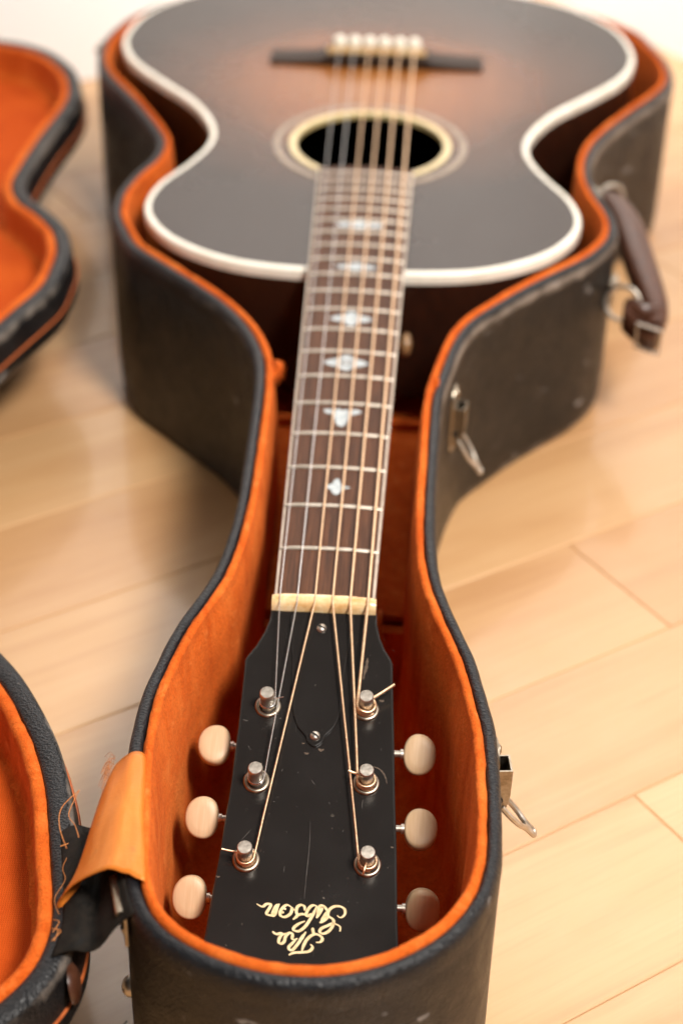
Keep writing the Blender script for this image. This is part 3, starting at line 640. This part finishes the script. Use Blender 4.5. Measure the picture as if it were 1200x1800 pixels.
def ringmesh(r0, r1, z, name, mat, h=.5):
    mb = MB(); k = 96; V = []; F = []
    for r_, zz in ((r0, z - 3), (r0, z + h * .7), (r0 + .4, z + h), (r1 - .3, z + h), (r1, z + h * .2), (r1, z - 1)):
        for i in range(k): a = 2 * math.pi * i / k; V.append((HC[0] + r_ * math.cos(a), HC[1] + r_ * math.sin(a), zz))
    for j in range(5):
        for i in range(k): F.append((j * k + i, j * k + (i + 1) % k, (j + 1) * k + (i + 1) % k, (j + 1) * k + i))
    return obj(name, V, F, mat, top, True, GO, None, 40)
ringmesh(49.6, 54.6, TOP + .9, 'soundhole_binding', M['rosette'])
ringmesh(60.5, 65.0, TOP + .8, 'rosette_ring', M['rosette_out'], .35)

# bridge
BY = 632.0; mb = MB(); zt = TOP + .9
prof_b = [(-78, 3.0), (-60, 3.6), (-42, 5.0), (-36, 8.2), (-30, 9.0), (0, 9.4), (30, 9.0), (36, 8.2), (42, 5.0), (60, 3.6), (78, 3.0)]
V = []; F = []
for x, h_ in prof_b:
    hw = 12.5; V += [(x, BY - hw, zt - 1), (x, BY - hw, zt + h_ - 1.6), (x, BY - hw + 2.5, zt + h_), (x, BY + hw - 2.5, zt + h_), (x, BY + hw, zt + h_ - 1.6), (x, BY + hw, zt - 1)]
for i in range(len(prof_b) - 1):
    for j in range(5): F.append((i * 6 + j, i * 6 + j + 1, i * 6 + 7 + j, i * 6 + 6 + j))
F.append(tuple(range(6))); F.append(tuple(range(len(V) - 6, len(V))))
bridge = obj('bridge', V, F, M['ebony'], guitar, True, GO, None, 25)
MB().box((0, BY - 6, zt + 10), (36, 1.5, 3.0), .8).obj('saddle', M['bone'], bridge, GO)
PX = [-27.5 + 11 * i for i in range(6)]
mb = MB(); mb.lathe([(2.4, -6), (2.6, 1.2), (4.3, 2.0), (4.9, 4.6), (4.2, 7.2), (2.2, 8.6), (.2, 9.0)], 18)
pin_me = mesh('bridge_pin', mb.V, mb.F, M['cream'], True, None, 40)
for x in PX: put('bridge_pin', pin_me, bridge, np.array([x, BY + 4.5, zt + 8.4]) - np.array(GO))

# neck, heel, fingerboard
SC = 628.65; W0 = 44.5; W12 = 56.6
def dfret(k): return SC * (1 - 2 ** (-k / 12))
def fw(y): return W0 + (W12 - W0) * y / (SC / 2)
def arc(x): return -(x * x) / (2 * 305.0)
FT = 5.6
V = []; F = []; ys = np.linspace(-2, 311, 28); kk = 15
for y in ys:
    hw = fw(max(y, 0)) / 2 - .2; dpt = 17 + 5 * max(0, y) / 300 + (0 if y < 255 else 62 * ((y - 255) / 56) ** 2.2)
    sq = 1.0 if y < 255 else 1.0 - .35 * ((y - 255) / 56)
    for j in range(kk):
        a = math.pi * j / (kk - 1); V.append((hw * math.cos(a) * (sq if 0 < j < kk - 1 else 1), y, -FT - dpt * math.sin(a) ** .85))
for i in range(len(ys) - 1):
    for j in range(kk - 1): F.append((i * kk + j, i * kk + j + 1, (i + 1) * kk + j + 1, (i + 1) * kk + j))
    F.append((i * kk, (i + 1) * kk, (i + 1) * kk + kk - 1, i * kk + kk - 1))
F.append(tuple(range(kk))); F.append(tuple(range(len(V) - kk, len(V))))
neck = obj('neck', V, F, M['mahogany'], guitar, True, GO)
mb = MB(); axx = [[0, 1, 0], [0, 0, 1], [1, 0, 0]]
mb.lathe([(2.4, -8), (2.4, 3), (3.2, 4.0), (6.5, 5.2), (7.0, 7.2), (6.2, 9.0), (3, 10.2), (.3, 10.4)], 20, (24, 279, -36), axx)
mb.obj('strap_button', mat_simple('brown_horn_button', (0.16, 0.08, 0.03), (0.34, 0.20, 0.09), 300, 0.3), neck, GO)
END = 439.5
V = []; F = []; ys = np.linspace(0.2, END, 30); kk = 9
for y in ys:
    hw = fw(y) / 2 - 1.3
    V += [(hw, y, -FT)] + [(x, y, arc(x)) for x in np.linspace(hw, -hw, kk)] + [(-hw, y, -FT)]
k2 = kk + 2
for i in range(len(ys) - 1):
    for j in range(k2): F.append((i * k2 + j, i * k2 + (j + 1) % k2, (i + 1) * k2 + (j + 1) % k2, (i + 1) * k2 + j))
F.append(tuple(range(k2))); F.append(tuple(range(len(V) - k2, len(V))))
board = obj('fingerboard', V, F, M['rosewood'], guitar, True, GO, None, 30)
for sd in (-1, 1):
    V = []; F = []
    for y in ys:
        h0 = fw(y) / 2 - 1.25; h1 = fw(y) / 2; z0 = arc(h0); V += [(sd * h0, y, -FT + .05), (sd * h0, y, z0 + .02), (sd * (h1 - .3), y, arc(h1) - .02), (sd * h1, y, arc(h1) - .35), (sd * h1, y, -FT + .05)]
    for i in range(len(ys) - 1):
        for j in range(5): F.append((i * 5 + j, i * 5 + (j + 1) % 5, (i + 1) * 5 + (j + 1) % 5, (i + 1) * 5 + j))
    F.append(tuple(range(5))); F.append(tuple(range(len(V) - 5, len(V))))
    obj('fingerboard_binding', V, F, M['board_binding'], board, True, GO, None, 30)
for k in range(1, 21):
    y = dfret(k); hw = fw(y) / 2 - .25; V = []; F = []; xs = np.linspace(-hw, hw, 9)
    cs = [(-1.15, -.15), (-.95, .45), (-.5, .85), (0, .98), (.5, .85), (.95, .45), (1.15, -.15)]
    for jx, x in enumerate(xs):
        e_ = .8 if jx in (0, 8) else 1
        V += [(x, y + a * e_, arc(x) + (b_ * (.55 if e_ < 1 else 1))) for a, b_ in cs]
    for i in range(8):
        for j in range(6): F.append((i * 7 + j, i * 7 + j + 1, i * 7 + 8 + j, i * 7 + 7 + j))
    F.append(tuple(range(7))); F.append(tuple(range(56, 63)))
    obj('fret', V, F, M['fret'], board, True, GO, None, 50)
def inlay(cx, cy, ol):
    ol = np.array(ol, float); k = len(ol); V = [(cx + x, cy + y, arc(cx + x) + .12) for x, y in ol] + [(cx + x, cy + y, arc(cx + x) - .4) for x, y in ol]
    F = [tuple(range(k))] + [(j, (j + 1) % k, k + (j + 1) % k, k + j) for j in range(k)]
    return obj('inlay', V, F, M['pearl'], board, False, GO)
def sym4(pts): # quarter outline -> full
    q = list(pts); o = q + [(-x, y) for x, y in q[::-1]][1:]; o += [(-x, -y) for x, y in q][1:]; o += [(x, -y) for x, y in q[::-1]][1:-1]; return o
inlay(0.8, 84.2, catmull([(6.5, -.3), (3.0, 1.2), (1.7, 2.6), (1.2, 5.2), (-.2, 6.8), (-1.6, 5.0), (-2.2, 2.6), (-5.2, .6), (-5.0, -1.2), (-3.0, -2.4), (-2.0, -4.6), (-.2, -6.8), (1.8, -4.8), (3.0, -2.0)], 3))
inlay(0, 146.3, catmull([(9.8, 4.4), (8.0, 2.2), (4.4, .4), (3.4, -3.0), (2.6, -7.4), (0, -10.2), (-2.6, -7.4), (-3.6, -3.0), (-5.0, .6), (-8.6, 2.4), (-9.4, 5.2), (-6.4, 5.6), (-3.6, 5.0), (-1.8, 6.6), (0, 4.6), (1.8, 6.2), (3.4, 4.6), (6.6, 6.2)], 3))
lens = sym4([(12.6, 0), (9, 2.6), (5.5, 4.2), (3.6, 5.2), (1.6, 7.4), (0, 7.8)])
inlay(-.5, 197.6, lens)
inlay(0, 244.4, sym4([(12.6, 0), (8.5, 2.8), (5.0, 3.8), (3.2, 4.4), (2.4, 7.0), (0, 8.4)]))
inlay(0, 304.6, sym4([(13, 0), (9, 2.2), (4.5, 3.2), (0, 5.2)]))
inlay(0, 358.0, sym4([(13.8, 0), (13.0, 3.2), (5, 3.4), (3, 5.0), (0, 5.2)]))
k = 20; V = [(-.5 + 2.6 * math.cos(2 * math.pi * i / k), 197.6 + 2.9 * math.sin(2 * math.pi * i / k), .22) for i in range(k)] + [(-.5 + 1.9 * math.cos(2 * math.pi * i / k), 197.6 + 2.1 * math.sin(2 * math.pi * i / k), .22) for i in range(k)]
obj('inlay_ring', V, [(i, (i + 1) % k, k + (i + 1) % k, k + i) for i in range(k)], M['rosewood'], board, False, GO)

# nut
V = []; F = []; cs = [(0.1, -6), (0.1, 1.7), (-.5, 2.3), (-2.2, 2.4), (-4.2, 1.6), (-5.2, .2), (-5.6, -1.5), (-5.7, -6)]; xs = np.linspace(-22.9, 22.9, 25)
for x in xs: V += [(x, y + .2 * mnoise.noise((x * .3, y, 0)) - .0 * x, z + arc(x) * .8 - (.5 if abs(x) > 22.5 else 0) + .15 * mnoise.noise((x * .4, z, 4))) for y, z in cs]
k = len(cs)
for i in range(len(xs) - 1):
    for j in range(k): F.append((i * k + j, i * k + (j + 1) % k, (i + 1) * k + (j + 1) % k, (i + 1) * k + j))
F.append(tuple(range(k))); F.append(tuple(range(len(V) - k, len(V))))
obj('nut', V, F, M['bone'], guitar, True, GO, None, 50)

# headstock
HA = R(17); hv = np.array([0, -math.cos(HA), -math.sin(HA)]); hnn = np.array([0, -math.sin(HA), math.cos(HA)]); HP = np.array([0, -5.2, -3.6])
def H(x, s_, nn=0.0): return HP + np.array([x, 0, 0]) + hv * s_ + hnn * nn
eL = [(-22.9, -.5), (-23.4, 5), (-25.2, 12), (-28.2, 19), (-31.4, 24.2), (-32.3, 26.5), (-32.2, 34), (-32.2, 60), (-32.7, 85), (-34.0, 112), (-35.4, 132), (-36.6, 150), (-38.2, 168), (-36, 176), (-26, 180), (-12, 179), (0, 183)]
eR = [(23.3, -.5), (23.8, 5), (25.4, 12), (27.8, 18), (30.6, 22.6), (31.4, 25), (31.8, 34), (33.2, 58), (34.7, 87), (36.3, 112), (37.6, 140), (38.4, 152), (39.5, 168), (37.5, 176), (27, 180), (13, 179)]
ol = np.array(eL + eR[::-1]); k = len(ol); No = out_normals(ol)
V = []; F = []
for u, nn in ((-1.0, 0), (-.25, -.15), (0, -.6), (0, -13), (-.6, -14)):
    V += [H(q[0] + nq[0] * u, q[1] + nq[1] * u, nn) for q, nq in zip(ol, No)]
for j in range(4):
    for i in range(k): F.append((j * k + i, j * k + (i + 1) % k, (j + 1) * k + (i + 1) % k, (j + 1) * k + i))
F.append(tuple(range(k))); F.append(tuple(range(4 * k, 5 * k)))
head = obj('headstock', V, F, M['lacquer'], guitar, True, GO, None, 8)
cov = catmull([(-13.2, 2.0), (-13.0, 14), (-11.8, 28), (-10.8, 42), (-9.8, 51), (-7.4, 58), (-3.9, 62.4), (-2.6, 65.4), (.4, 67.4), (3.4, 65.2), (4.6, 62.2), (8.0, 57.8), (10.2, 51), (10.6, 42), (11.2, 28), (12.6, 14), (13.0, 2.0), (0, 1.2)], 4)
k = len(cov); Nc = out_normals(cov); V = []; F = []
for u, nn in ((-.6, 1.0), (-.15, .9), (0, .5), (0, -.3)): V += [H(q[0] + nq[0] * u, q[1] + nq[1] * u, nn) for q, nq in zip(cov, Nc)]
for j in range(3):
    for i in range(k): F.append((j * k + i, j * k + (i + 1) % k, (j + 1) * k + (i + 1) % k, (j + 1) * k + i))
F.append(tuple(range(k)))
obj('truss_rod_cover', V, F, M['lacquer'], head, True, GO, None, 8)
for (x, s_, a) in ((-.3, 9.4, .5), (.3, 62.6, .62)):
    mb = MB(); mb.lathe([(2.15, .4), (2.1, 1.3), (1.6, 1.9), (.8, 2.2), (.1, 2.3)], 20, H(x, s_, 0.4), [[1, 0, 0], hv, hnn]); sc_ = mb.obj('cover_screw', M['nickel'], head, GO)
    c = H(x, s_, 2.72); d1 = np.array([1, 0, 0]) * math.cos(a) + hv * math.sin(a); d2 = np.cross(hnn, d1)
    V = [c + d1 * sx * 1.9 + d2 * sy * .42 + hnn * sz * .12 - hnn * (.42 if abs(sx) > .9 else 0) for sz in (-1, 1) for sy in (-1, 1) for sx in (-1, -.45, .45, 1)]
    F = []
    for l_ in (0, 8):
        for i in range(3): F.append((l_ + i, l_ + i + 1, l_ + 5 + i, l_ + 4 + i))
    obj('screw_slot_shade', V, F, M['dark'], head, False, GO)  # dark bar on the dome paints the shade of a slot
# chips and scratches in the lacquer
M['chip'] = mat_simple('bare_wood_chip', (0.045, 0.026, 0.015), (0.10, 0.065, 0.04), 900, 0.6)
M['scratch'] = mat_simple('pale_scratch', (0.035, 0.030, 0.026), (0.085, 0.075, 0.065), 900, 0.5)
def chip(P, wd, mat='chip', z=.03):
    P = resample(catmull(P, 6, False), max(8, 6 * len(P)), False); T = np.gradient(P, axis=0); T /= np.linalg.norm(T, axis=1)[:, None] + 1e-9; Nn = np.stack([-T[:, 1], T[:, 0]], 1); k_ = len(P)
    ww = [wd * (.15 + math.sin(math.pi * i / (k_ - 1)) ** .6) * random.uniform(.45, 1.1) for i in range(k_)]
    V = [H(*(P[i] + Nn[i] * ww[i]), z) for i in range(k_)] + [H(*(P[i] - Nn[i] * ww[i] * random.uniform(.5, 1.1)), z) for i in range(k_)]
    obj('wear_mark', V, [(i, i + 1, k_ + i + 1, k_ + i) for i in range(k_ - 1)], M[mat], head, False, GO)
for x, s_, r_ in ((-4.3, 65.6, .5), (-2.7, 70.2, .7), (3.2, 68.2, .9), (27.3, 43.3, .8), (34.4, 110.5, .5), (-33.9, 127.0, .6)):
    chip([(x - r_ * 1.3, s_ - r_ * .4), (x, s_ + r_ * .3), (x + r_ * 1.3, s_ - r_ * .2)], r_ * .75)
chip([(20.4, 22.5), (20.3, 26), (19.6, 30), (19.1, 33.5)], .75); chip([(24.6, 74.8), (27.4, 75.6), (29.6, 77.8), (30.8, 80.6), (31.2, 82.6)], .4)
chip([(-30.4, 55.8), (-29.5, 56.1), (-28.2, 56.4)], .3, 'scratch')
for P_ in ([(.9, 100.5), (1.2, 107), (1.3, 114.2), (1.0, 124), (.8, 134.8)], [(.0, 82.2), (1.0, 83.6), (1.9, 84.8)], [(-22.6, 106), (-24.2, 108.3), (-26.2, 110.9)], [(21.7, 90.2), (21.5, 92), (21.6, 94.4)], [(8, 92), (8.3, 93.1)], [(-12, 78), (-12.4, 79.4)], [(14.5, 104), (14.2, 105.2)], [(-27, 68), (-26.6, 69.3)], [(10, 128), (10.4, 128.8)], [(-8, 121), (-8.1, 124)], [(28, 66), (28.3, 67.4)], [(-30, 118), (-27, 117.6)], [(17, 139), (17.2, 140)]):
    chip(P_, .13, 'scratch')
for _ in range(46):
    x, s_ = random.uniform(-30, 32), random.uniform(8, 150); r_ = random.uniform(.1, .26); a = random.uniform(0, 3.1)
    chip([(x, s_), (x + r_ * 1.4 * math.cos(a), s_ + r_ * 1.4 * math.sin(a)), (x + r_ * 3 * math.cos(a), s_ + r_ * 3 * math.sin(a))], r_ * .6, 'scratch')
LET = {"the":[[[-3.58,157.93],[-1.84,156.91],[1.35,156.52],[3.74,156.09],[5.08,155.05],[5.29,153.98],[4.42,153.1]],[[1.34,156.31],[1.69,154.4],[2.64,151.81],[4.13,149.9],[6.08,148.86],[7.94,149.39],[8.95,150.6],[8.3,151.91],[6.51,152.22]],[[5.62,149.22],[5.11,147.63],[4.86,146.28]],[[2.39,148.13],[0.95,150.85],[-0.85,153.91],[-2.33,155.76],[-3.54,155.66],[-3.71,154.5],[-2.45,152.99],[-1.12,151.3]],[[1.85,149.1],[0.04,152.17]],[[-0.65,151.02],[-1.9,151.65],[-2.75,151.14],[-2.67,149.99],[-3.02,149.04],[-4.24,149.11],[-5.34,150.57],[-5.72,152.5],[-6.74,153.49],[-7.79,152.96],[-7.61,151.12],[-6.62,149.79],[-5.04,149.15]],[[-5.6,149.86],[-7.26,149.28],[-9.05,149.72],[-10.64,148.7]]],"word":[[[14.04,140.69],[15.39,141.56],[16.88,140.44],[17.01,138.36],[15.55,137.06],[13.09,136.98],[11.19,138.18],[10.4,139.95],[10.81,141.31],[12.25,142.17],[12.89,143.34],[12.37,145.6],[10.87,147.65],[8.9,148.52],[7.71,147.74],[8.36,146.38],[10.72,145.09],[12.49,144.14],[14.13,144.47],[15.53,145.42],[15.55,147.25]],[[10.95,140.96],[9.36,142.9],[7.41,144.17]],[[10.47,139.69],[9.24,137.72],[7.97,136.93],[6.8,137.86],[6.5,141.55],[5.85,142.11]],[[8.22,137.78],[7.15,140.22],[6.05,142.1]],[[10.35,139.18],[9.06,141.41],[7.98,143.62]],[[5.94,137.26],[5.08,139.82],[3.66,143.01],[1.84,146.11],[-0.38,148.03],[-2.43,147.72],[-2.2,146.43],[-0.28,144.78],[1.76,143.8]],[[5.94,137.26],[4.17,137.15],[2.65,138.84],[1.98,141.04],[2.68,141.69],[3.9,140.5]],[[1.3,139.48],[1.1,137.76],[-0.33,137.19],[-1.66,138.13],[-1.93,139.97],[-1.48,141.67],[-3.03,143.39]],[[-1.48,141.67],[0.26,140.96],[2.32,141.19]],[[-3.8,138.47],[-5.64,137.49],[-7.27,138.67],[-8.25,140.76],[-7.73,142.24],[-6.08,142.49],[-4.22,141.13],[-3.7,139.33],[-3.8,138.47],[-2.91,139.42],[-1.9,139.36]],[[-7.27,138.67],[-5.98,139.46]],[[-7.84,140.74],[-6.7,140.67]],[[-8.82,137.15],[-9.58,139.45],[-10.36,142.0],[-11.4,142.23],[-13.49,141.66],[-12.72,139.63],[-12.06,137.68],[-13.82,137.61],[-15.37,138.78],[-17.67,137.74]],[[-11.4,142.23],[-10.32,138.84],[-9.34,137.35]]]}
def letters(strokes, name, lab):
    def ribbon_(mb, P, wd, z):
        P = resample(catmull(P, 6, False), max(6, len(P) * 5), False); T = np.gradient(P, axis=0); T /= np.linalg.norm(T, axis=1)[:, None] + 1e-9; Nn = np.stack([-T[:, 1], T[:, 0]], 1)
        k_ = len(P); u = np.linspace(0, 1, k_); ww = wd * (0.45 + .55 * np.clip(np.minimum(u, 1 - u) * 6, 0, 1)) * (0.72 + 0.5 * np.abs(np.sin(np.arctan2(T[:, 1], T[:, 0]) - 0.35)))
        V = [H(*(P[i] + Nn[i] * ww[i]), z) for i in range(k_)] + [H(*(P[i] - Nn[i] * ww[i]), z) for i in range(k_)]
        mb.add(V, [(i, i + 1, k_ + i + 1, k_ + i) for i in range(k_ - 1)])
    mb = MB(); mb2 = MB()
    for i, s_ in enumerate(strokes): ribbon_(mb, s_, .50, .10 + i * .004); ribbon_(mb2, s_, .64, .03 + i * .002)
    o = mb.obj('lettering', M['letter'], head, GO, False); tag(o, lab)
    mb2.obj('lettering_outline', M['letter_edge'], head, GO, False)
letters(LET['the'], 'the', 'gold script word The near the end of the headstock')
letters(LET['word'], 'word', 'gold script maker name below the word The')

# tuners
post_L = [(-20.5, 49.0), (-22.3, 84.4), (-23.5, 119.4)]; post_R = [(21.0, 48.3), (22.7, 82.8), (24.9, 118.8)]
but_L = [(-43.0, 59.6), (-44.8, 93.6), (-46.1, 129.0)]; but_R = [(44.5, 59.2), (46.0, 94.0), (47.7, 129.0)]
gam = [(6, 25, 32), (24, 4, 50)]
HX3 = [np.array([1, 0, 0]), hv, hnn]
def button_mesh():
    V = []; F = []; k = 36; rings = [(0.02, 3.4), (.5, 3.35), (.86, 3.1), (.95, 2.6), (1.0, 1.6), (1.0, -1.6), (.95, -2.6), (.86, -3.1), (.5, -3.35), (0.02, -3.4)]
    for sc_, z in rings:
        for i in range(k):
            a = 2 * math.pi * i / k; c_, s_ = math.cos(a), math.sin(a)
            x = 7.0 * math.copysign(abs(c_) ** .92, c_); y = 8.7 * math.copysign(abs(s_) ** .92, s_)
            y *= 1 - .06 * (-x / 7.0); V.append((x * sc_, y * sc_, z))
    for j in range(len(rings) - 1):
        for i in range(k): F.append((j * k + i, j * k + (i + 1) % k, (j + 1) * k + (i + 1) % k, (j + 1) * k + i))
    F.append(tuple(range(k))); F.append(tuple(range(len(V) - k, len(V)))); return mesh('button', V, F, M['button'], True, None, 50)
bme = button_mesh()
PH = 12.0
mbp = MB(); mbp.lathe([(3.0, -1), (3.0, 2.6), (2.85, 3.4), (2.8, 6.8), (3.0, 7.8), (3.05, PH - .5), (2.7, PH - .05), (1.2, PH), (.1, PH)], 24)
post_me = mesh('tuner', mbp.V, mbp.F, M['nickel'], True, None, 40)
mbw = MB(); kq = 32; prw = [(3.5, -.3), (3.5, .5), (3.8, 1.0), (4.6, 1.25), (5.3, .9), (5.6, .35), (5.6, -.3)]
mbw.V = [(r_ * math.cos(2 * math.pi * i / kq), r_ * math.sin(2 * math.pi * i / kq), z) for r_, z in prw for i in range(kq)]
mbw.F = [(j * kq + i, j * kq + (i + 1) % kq, (j + 1) * kq + (i + 1) % kq, (j + 1) * kq + i) for j in range(len(prw) - 1) for i in range(kq)]
wash_me = mesh('bushing', mbw.V, mbw.F, M['nickel_dull'], True, None, 50)
mbd = MB(); mbd.V = [(r_ * math.cos(2 * math.pi * i / kq), r_ * math.sin(2 * math.pi * i / kq), .2) for r_ in (2.9, 3.6) for i in range(kq)]; mbd.F = [(i, (i + 1) % kq, kq + (i + 1) % kq, kq + i) for i in range(kq)]
dark_me = mesh('bushing_gap_shade', mbd.V, mbd.F, M['dark'], False)  # dark ring paints the shade between post and bushing
hrot = Matrix((tuple(HX3[0]), tuple(-hv), tuple(hnn))).transposed()      # columns: x, up the neck, normal
for sd, (ps, bs, gs) in enumerate(((post_L, but_L, gam[0]), (post_R, but_R, gam[1]))):
    for j in range(3):
        tn = put('tuner', post_me, guitar, H(*ps[j], 0) - np.array(GO), hrot.to_euler())
        put('bushing', wash_me, tn); put('bushing_gap_shade', dark_me, tn)
        bc = np.array([bs[j][0] - ps[j][0], -(bs[j][1] - ps[j][1]), -17.0])
        rx = R(gs[j]); rot = (rx, 0, 0) if sd == 0 else (rx, 0, math.pi)
        if sd == 1: rot = Matrix.Rotation(rx, 3, 'X') @ Matrix.Rotation(math.pi, 3, 'Z'); rot = rot.to_euler()
        # the button tilts towards the near end
        bo = put('button', bme, tn, bc, rot)
        sx = 1 if sd else -1
        V, F = tube([(sx * 4, bc[1], -17), (bc[0] - sx * 6.5, bc[1], -17)], 1.5, 10); put('shaft', mesh('shaft', V, F, M['nickel'], True, None, 40), tn)
        V, F = tube([(bc[0] - sx * 8.2, bc[1], -17), (bc[0] - sx * 6.4, bc[1], -17)], 2.2, 12); put('collar', mesh('collar', V, F, M['nickel'], True, None, 40), tn)
        mb = MB().box((sx * 1.0, bc[1] * .5, -16.5), (7, 10, 2.4), .8); put('gear_plate', mesh('gear_plate', mb.V, mb.F, M['nickel_dull'], True, None, 30), tn)

# strings
NX = [-19.4 + 7.76 * i for i in range(6)]
DIA = [.44, .52, .85, .98, 1.14, 1.36]
SLOT = [0, 1, 2, 2, 1, 0]
for i in range(6):
    r_ = DIA[i] / 2; left = i < 3
    p_ = (post_L if left else post_R)[SLOT[i]]; sg = 1 if left else -1     # string meets the inner side of the post
    hz = 4.4 + (0.6 if i in (0, 5) else 0)
    path = [np.array([PX[i], BY + 2.5, zt + 7.0]), np.array([PX[i], BY + .5, zt + 10.5]), np.array([PX[i], BY - 4.5, zt + 13.0 + r_]), np.array([PX[i], BY - 7.2, zt + 13.0 + r_])]
    path.append(np.array([NX[i], 0.2, 2.2 + r_ * .6])); path.append(np.array([NX[i], -2.8, 2.35 + r_ * .6])); path.append(np.array([NX[i] * 0.995, -4.8, 1.2 + r_]))
    rad = 2.95 + r_
    nturn = [3.2, 3.2, 3.3, 2.3, 2.4, 2.4][i]; pitch = max(DIA[i] * 1.06, .42)
    c0 = H(p_[0] + sg * rad, p_[1], hz); 
    st_ = path[-1]
    for f_ in (.3, .6, .85): path.append(st_ * (1 - f_) + c0 * f_ + np.array([0, 0, -.0]))
    steps = int(nturn * 20)
    for j in range(steps + 1):
        a = 2 * math.pi * j / 20; zz = hz - pitch * j / 20
        # winding runs from the inner side round the near end of the post
        rj = rad + (0.10 + r_ * .35) * (0.5 + 0.5 * mnoise.noise((a * .9, i * 7.1, 0))); path.append(H(p_[0] + sg * rj * math.cos(a), p_[1] + rj * math.sin(a), max(zz + r_ * .8 * mnoise.noise((a * .7, i * 3.3, 5)), 1.5)))
    V, F = tube(path, r_, 8); so = obj('string', V, F, M['steel'] if i < 2 else M['bronze'], guitar, True, GO, None, 60)
    # cut end poking out of the post
    dirx = [(.9, -.1), (.3, -.8), (-1.0, -.1), (-.2, .9), (-1, -.25), (1, -.75)][i]; ln_ = [4.5, 3, 6.5, 4.0, 4.5, 8.5][i]
    e0 = H(p_[0], p_[1], hz + 1.6); e1 = H(p_[0] + dirx[0] * (3.0 + ln_ * .5), p_[1] + dirx[1] * (3 + ln_ * .5), hz + 2.0); e2 = H(p_[0] + dirx[0] * (3 + ln_), p_[1] + dirx[1] * (3 + ln_) , hz + 2.6 - (2 if i == 3 else 0))
    V, F = tube(catmull([e0, e1, e2], 5, False), r_ * .9, 8); obj('string_end', V, F, M['steel'] if i < 2 else M['bronze'], so, True, GO)
